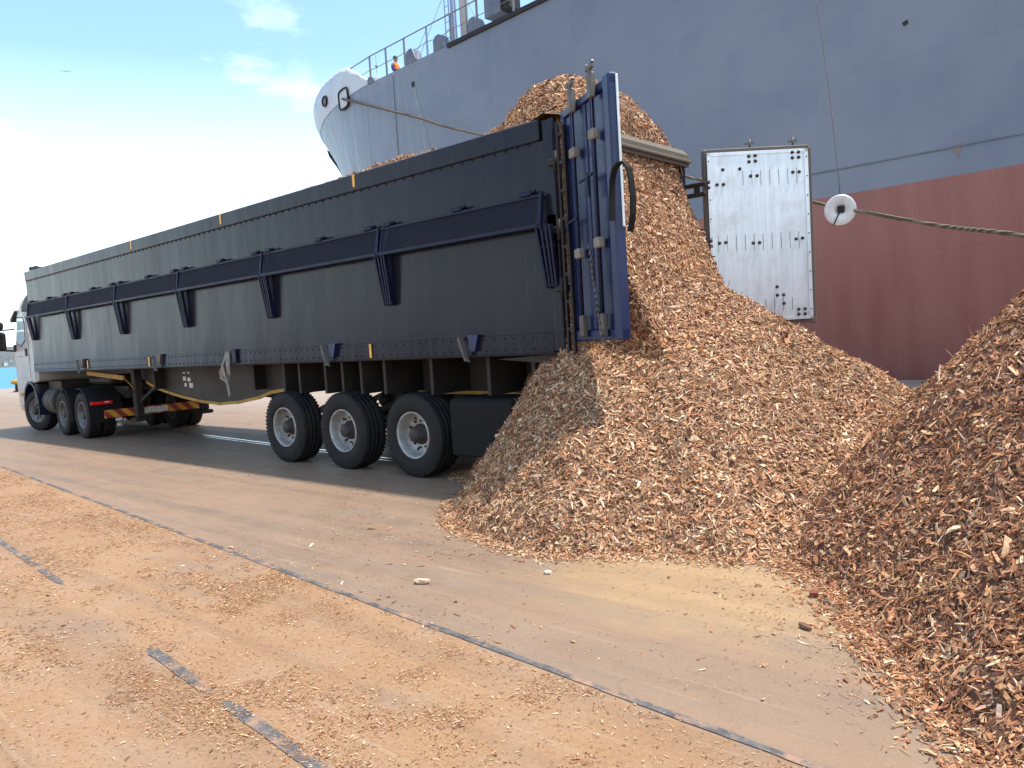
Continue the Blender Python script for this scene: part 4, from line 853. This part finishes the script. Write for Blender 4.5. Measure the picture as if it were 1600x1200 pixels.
def hump(s_, w_=.7, h_=.62):
    m = MB(); a = Vector(ship_pt(s_, 20.2, ZD - .02)); m4 = Matrix.Translation(a) @ Matrix.Rotation(math.atan2(.0751, -.9972), 4, 'Z')
    prof_ = [(-w_ / 2, 0), (-w_ / 2, h_ * .15), (-w_ * .15, h_ * .9), (0, h_), (w_ * .28, h_ * .95), (w_ / 2, h_ * .7), (w_ / 2, 0)]
    n = len(prof_); vs = [m4 @ Vector((x, -.22, z)) for x, z in prof_] + [m4 @ Vector((x, .22, z)) for x, z in prof_]
    m.quadmesh(vs, [tuple(range(n)), tuple(range(2 * n - 1, n - 1, -1))] + [(i, i + n, (i + 1) % n + n, (i + 1) % n) for i in range(n)]); bev(shp('vent_hump', M['shipgrey'], m), .04)
for s_ in (25.35, 23.55, 21.5): hump(s_)
hump(28.25, .5, .3)
m = MB()
# foremast post with ladder
m.tube([ship_pt(22.75, 20.7, 12.0), ship_pt(22.75, 20.7, 24)], .17, 14); mo = shp('foremast', M['shipwhite'], m)
m = MB(); m.bar(ship_pt(22.98, 20.35, 12.0), ship_pt(22.98, 20.35, 24), .16, .16); shp('mast_leg', M['mast'], m, mo) if False else shp('mast_leg', M['mast'], m)
m = MB()
for ds in (23.18, 23.42): m.bar(ship_pt(ds, 20.3, 12.3), ship_pt(ds, 20.3, 24), .03)
for k in range(38): z = 12.4 + .3 * k; m.bar(ship_pt(23.18, 20.3, z), ship_pt(23.42, 20.3, z), .02)
shp('mast_ladder', M['mast'], m)
m = MB(); m.tube([ship_pt(22.3, 20.4, 12.6), ship_pt(22.3, 20.4, 24)], .02, 6); m.tube([ship_pt(25.4, 20.3, ZD), ship_pt(23.0, 20.6, 16)], .010, 5); m.tube([ship_pt(22.5, 20.3, 15), ship_pt(21.3, 20.3, ZD)], .010, 5); shp('rigging_wire', M['rail_grey'], m)
m = MB(); a = Vector(ship_pt(20.35, 20.45, ZD + .35)); m4 = Matrix.Translation(a) @ Matrix.Rotation(math.atan2(.0751, -.9972), 4, 'Z')
m.box((-.2, -.35, 0), (.62, .35, 1.6), m4); bx = shp('deck_house', M['shipgrey'], m)
m = MB(); m.box((-.62, -.28, .05), (-.2, .28, 1.5), m4); shp('deck_house_panel', M['dark'], m)
m = MB(); m.lathe([(-.38, .001), (-.38, .22), (-.35, .26)], 'y', centre=(.1, 0, .85), n=20, mat=m4); shp('vent_cover', M['shipwhite'], m)
m = MB(); m.lathe([(-.45, .12), (.45, .12)], 'x', centre=(.1, -.35, -.08), n=14, mat=m4); m.lathe([(-.45, .001), (-.45, .12)], 'x', centre=(.1, -.35, -.08), n=14, mat=m4); m.lathe([(.45, .12), (.45, .001)], 'x', centre=(.1, -.35, -.08), n=14, mat=m4); shp('rope_roller', M['shipgrey'], m)
# small marks on the hull: drain hole with streak, rust run
def hull_patch(poly, mat, name, off=.006):
    m = MB(); m.quadmesh([ship_pt(s_, 20 - off, z) for s_, z in poly], [tuple(range(len(poly)))]); m.quadmesh([ship_pt(s_, 20 - off - .004, z) for s_, z in poly], [tuple(range(len(poly)))]); return shp(name, mat, m)
MSt = worn('streak_stain', (.27, .30, .33), .6, dirt=(.2, .22, .27), amount=.9, scale=4); MRu = worn('rust_stain', (.26, .17, .12), .7, dirt=(.2, .2, .24), amount=.9, scale=7)
hull_patch([(25.36, 12.0), (25.22, 12.0), (24.0, 7.5), (24.5, 7.5)], MSt, 'drain_stain'); hull_patch([(25.40, 12.12), (25.22, 12.12), (25.22, 11.9), (25.40, 11.9)], M['black'], 'drain_hole', .012)
hull_patch([(5.66, 5.34), (5.42, 5.34), (5.44, 5.22), (5.50, 5.02), (5.56, 5.20)], MRu, 'rust_streak'); hull_patch([(6.62, 8.42), (6.50, 8.46), (6.48, 8.36), (6.58, 8.32)], M['dark'], 'dark_mark')  # the last patch is a flat dark mark
# mooring rope with rat guard and its tending line
def interp_rope():
    A = Vector(FL); C_ = Vector((9.9, 2.5, .5)); K = [A, Vector((-15.4, 14.75, 10.27)), Vector((-12.3, 14.2, 8.98)), Vector((2.0, 9.05, 3.74)), Vector((5.58, 5.97, 2.53)), Vector((8.8, 3.2, 1.55))]
    pts = []
    for i in range(len(K) - 1):
        p0 = K[max(i - 1, 0)]; p1 = K[i]; p2 = K[i + 1]; p3 = K[min(i + 2, len(K) - 1)]
        for q in range(40):
            t = q / 40; pts.append(.5 * ((2 * p1) + (-p0 + p2) * t + (2 * p0 - 5 * p1 + 4 * p2 - p3) * t * t + (-p0 + 3 * p1 - 3 * p2 + p3) * t ** 3))
    pts.append(K[-1]); return pts
RP = interp_rope()
def rope_mat():
    m = principled('fibre_rope', (.16, .12, .09), .9, spec=.2); nt = m.node_tree; b = nt.nodes['Principled BSDF']
    wv = N(nt, 'ShaderNodeTexWave', wave_type='BANDS', bands_direction='DIAGONAL'); wv.inputs['Scale'].default_value = 7; wv.inputs['Distortion'].default_value = 1.5; nt.links.new(pos(nt), wv.inputs['Vector'])
    c = mixc(nt, wv.outputs['Fac'], (.10, .072, .052), (.20, .155, .115)); nt.links.new(c, b.inputs['Base Color']); nt.links.new(bump(nt, wv.outputs['Fac'], .8, .02), b.inputs['Normal']); return m
m = MB(); m.tube(RP, [.055 - .021 * min(1, i / 110) for i in range(len(RP))], 10); tag(m.build('mooring_rope', rope_mat()), 'thick brown mooring rope running from the ship bow down past the silver door', 'rope')
m = MB(); ax = (Vector((5.58, 5.97, 2.53)) - Vector((2.0, 9.05, 3.74))).normalized(); ce = Vector((2.42, 8.62, 3.54))
u1 = Vector((.55, .75, .1)); u1 = (u1 - ax * u1.dot(ax)).normalized()
GN = (CAM - ce).normalized() * .75 + ax * .25; GN.normalize(); gx = GN.cross(Vector((0, 0, 1))).normalized(); gz = gx.cross(GN)
RGm = Matrix((( gx.x, GN.x, gz.x, ce.x), (gx.y, GN.y, gz.y, ce.y), (gx.z, GN.z, gz.z, ce.z), (0, 0, 0, 1)))
m.lathe([(-.03, .05), (-.012, .12), (0, .26), (.010, .275), (.014, .26), (.0, .12), (-.018, .05)], 'y', n=36, mat=RGm)
RG = m.build('rat_guard', M['silver']); tag(RG, 'round dented metal rat guard disc threaded on the mooring rope', 'rat guard')
m = MB(); m.bar(RGm @ Vector((-.02, .01, .02)), RGm @ Vector((.12, .03, -.26)), .02); m.bbox((-.07, .0, -.05), (.05, .05, .08), .01, mat=RGm); m.build('guard_clasp', M['dark'], RG)
m = MB(); p0 = ce + gz * .27; p1 = Vector(ship_pt(9.2, 20.2, ZD)); m.tube([p0 + (p1 - p0) * t + Vector((.25, 0, -.6)) * 4 * t * (1 - t) * .5 for t in np.linspace(0, 1, 30)], .008, 5); tag(m.build('tending_line', M['dark']), 'thin line hanging from the ship rail to the round rat guard', 'line')

# ---------------------------------------------------------------- seafarer on the forecastle
def skin_obj(name, verts, edges, rads, mat, parent=None, sub=1, loc=(0, 0, 0), rz=0):
    me = bpy.data.meshes.new(name); me.from_pydata(verts, edges, []); o = bpy.data.objects.new(name, me); COL.objects.link(o); o.location = loc; o.rotation_euler = (0, 0, rz)
    sk = o.modifiers.new('s', 'SKIN'); sk.use_smooth_shade = True
    for i, r_ in enumerate(rads): me.skin_vertices[0].data[i].radius = (r_, r_ * (.8 if r_ > .1 else 1))
    me.skin_vertices[0].data[0].use_root = True
    su = o.modifiers.new('u', 'SUBSURF'); su.levels = sub; su.render_levels = sub; me.materials.append(mat)
    if parent: o.parent = parent
    return o
MSK = principled('skin', (.28, .15, .10), .6); MOR = principled('hi_vis_orange', (.85, .20, .03), .75); MBL = principled('blue_sleeve', (.03, .035, .20), .8); MHR = principled('black_hair', (.015, .012, .011), .6)
pv = [(0, 0, .90), (0, 0, 1.05), (0, .02, 1.25), (0, .0, 1.38), (0, .0, 1.47), (.0, .02, 1.54), (0, .04, 1.62),                # 0..6 spine, neck, head
      (.10, 0, .86), (.11, .02, .50), (.11, 0, .08), (.12, .13, .04), (-.10, 0, .86), (-.11, .02, .50), (-.11, 0, .08), (-.12, .13, .04),
      (.19, 0, 1.36), (.23, .0, 1.10), (.14, .22, 1.08), (.08, .28, 1.12), (-.19, 0, 1.36), (-.23, .0, 1.10), (-.14, .22, 1.06), (-.07, .28, 1.10)]
pe = [(0, 1), (1, 2), (2, 3), (3, 4), (4, 5), (5, 6), (0, 7), (7, 8), (8, 9), (9, 10), (0, 11), (11, 12), (12, 13), (13, 14), (3, 15), (15, 16), (16, 17), (17, 18), (3, 19), (19, 20), (20, 21), (21, 22)]
pr_ = [.14, .13, .15, .11, .055, .085, .085, .085, .06, .045, .04, .085, .06, .045, .04, .06, .045, .036, .03, .06, .045, .036, .03]
PZ = 12.0
pl = ship_pt(27.0, 20.45, PZ)
PERS = empty('person', pl, rad(-80), label='person in orange vest and blue sleeves standing behind the ship bow rail', cat='person')
skin_obj('body', pv, pe, pr_, MSK, PERS, 2)
skin_obj('vest', [(0, 0, .84), (0, 0, 1.05), (0, .02, 1.25), (0, .0, 1.37), (.13, 0, 1.385), (-.13, 0, 1.385)], [(0, 1), (1, 2), (2, 3), (3, 4), (3, 5)], [.165, .155, .172, .12, .075, .075], MOR, PERS, 2)
skin_obj('trousers', [(0, 0, .88), (.10, 0, .84), (.11, .02, .50), (.11, 0, .10), (-.10, 0, .84), (-.11, .02, .50), (-.11, 0, .10)], [(0, 1), (1, 2), (2, 3), (0, 4), (4, 5), (5, 6)], [.155, .10, .075, .065, .10, .075, .065], MOR, PERS, 2)
for sx in (1, -1): skin_obj('sleeve', [(sx * .20, 0, 1.34), (sx * .23, 0, 1.10), (sx * .155, .19, 1.075)], [(0, 1), (1, 2)], [.068, .056, .048], MBL, PERS, 2)
m = MB(); m.ball((0, .005, 1.645), .100, 10, (1, 1.05, .95)); m.build('hair', MHR, PERS)
m = MB()
for sx in (-1, 1): m.ball((sx * .032, .118, 1.60), .010, 6)
m.ball((0, .128, 1.575), .014, 6, (1, 1, 1.4)); m.build('face_features', MHR, PERS)

# ---------------------------------------------------------------- things in the distance
def bollard(x, y):
    b = empty('bollard', (x, y, 0), label='yellow topped mooring bollard at the far edge of the quay', cat='bollard')
    m = MB(); m.lathe([(0, .32), (.04, .32), (.08, .2), (.42, .18), (.45, .2)], 'z', n=20); m.build('post', M['dark'], b)
    m = MB(); m.lathe([(.45, .2), (.48, .36), (.62, .38), (.72, .28), (.74, .001)], 'z', n=20); m.build('cap', M['yellow'], b)
bollard(-44.0, 8.4)
hm = worn('house_white', (.62, .60, .57), .8, scale=.1); hr = worn('house_roof', (.22, .2, .19), .8, scale=.1); hd_ = principled('house_window', (.08, .09, .1), .3)
HG = 'houses on the far shore'
for i in range(6):
    az_ = rad(-75.65 + .29 * i) ; D_ = 1172 + (i % 3) * 14
    x = CAM.x + D_ * math.sin(az_); y = CAM.y + D_ * math.cos(az_) 
    z = 2.0 + (i % 3) * 2.2; wdt = 4.2 + (i * 7) % 3 * .5; h_ = 4 + (i * 3) % 3
    kind_ = ['low white house', 'white terrace block', 'tall white house', 'wide white shed'][i % 4]
    b = empty('shore_house', (x, y, z), -az_, label=f'{kind_}, number {i + 1} from the cab along the far shore', cat='house', group=HG)
    m = MB(); m.box((-wdt / 2, -5, -3), (wdt / 2, 5, h_)); m.build('wall', hm, b)
    m = MB(); m.prism([(-wdt / 2 - .2, h_), (wdt / 2 + .2, h_), (wdt / 2 - 1, h_ + 1.6), (-wdt / 2 + 1, h_ + 1.6)], -5.5, 5.5, 'y'); m.build('roof', hr, b)
    for k in range(4): m = MB(); wx = -wdt / 2 + wdt * (k + .5) / 4; m.box((wx - .3, -5.1, 1), (wx + .3, -5.01, 2.6)); m.build('window', hd_, b)
# gull
bp = CAM + Vector((-.8945, .3268, .3050)).normalized() * 45
BD = empty('seagull', bp, rad(150), label='small gull gliding alone in the pale sky above the truck cab', cat='bird')
m = MB(); m.lathe([(-.22, .005), (-.16, .03), (-.05, .055), (.06, .05), (.12, .03), (.15, .035), (.19, .03), (.22, .008), (.25, .002)], 'x', n=12); m.build('body', principled('gull_white', (.6, .6, .6), .7), BD)
for sy in (-1, 1):
    m = MB(); pts = [((.07, sy * .03, .01), (-.07, sy * .03, .01)), ((.10, sy * .28, .12), (-.05, sy * .28, .11)), ((.03, sy * .62, .05), (-.05, sy * .60, .045))]; vs = []
    for a, b in pts: vs += [a, b, (a[0], a[1], a[2] - .012), (b[0], b[1], b[2] - .012)]
    m.quadmesh(vs, [(0, 1, 5, 4), (4, 5, 9, 8), (2, 6, 7, 3), (6, 10, 11, 7), (0, 4, 6, 2), (4, 8, 10, 6), (1, 3, 7, 5), (5, 7, 11, 9), (8, 9, 11, 10)]); m.build('wing', principled('gull_wing', (.22, .22, .24), .7), BD)

BD.scale = (.42, .42, .42)
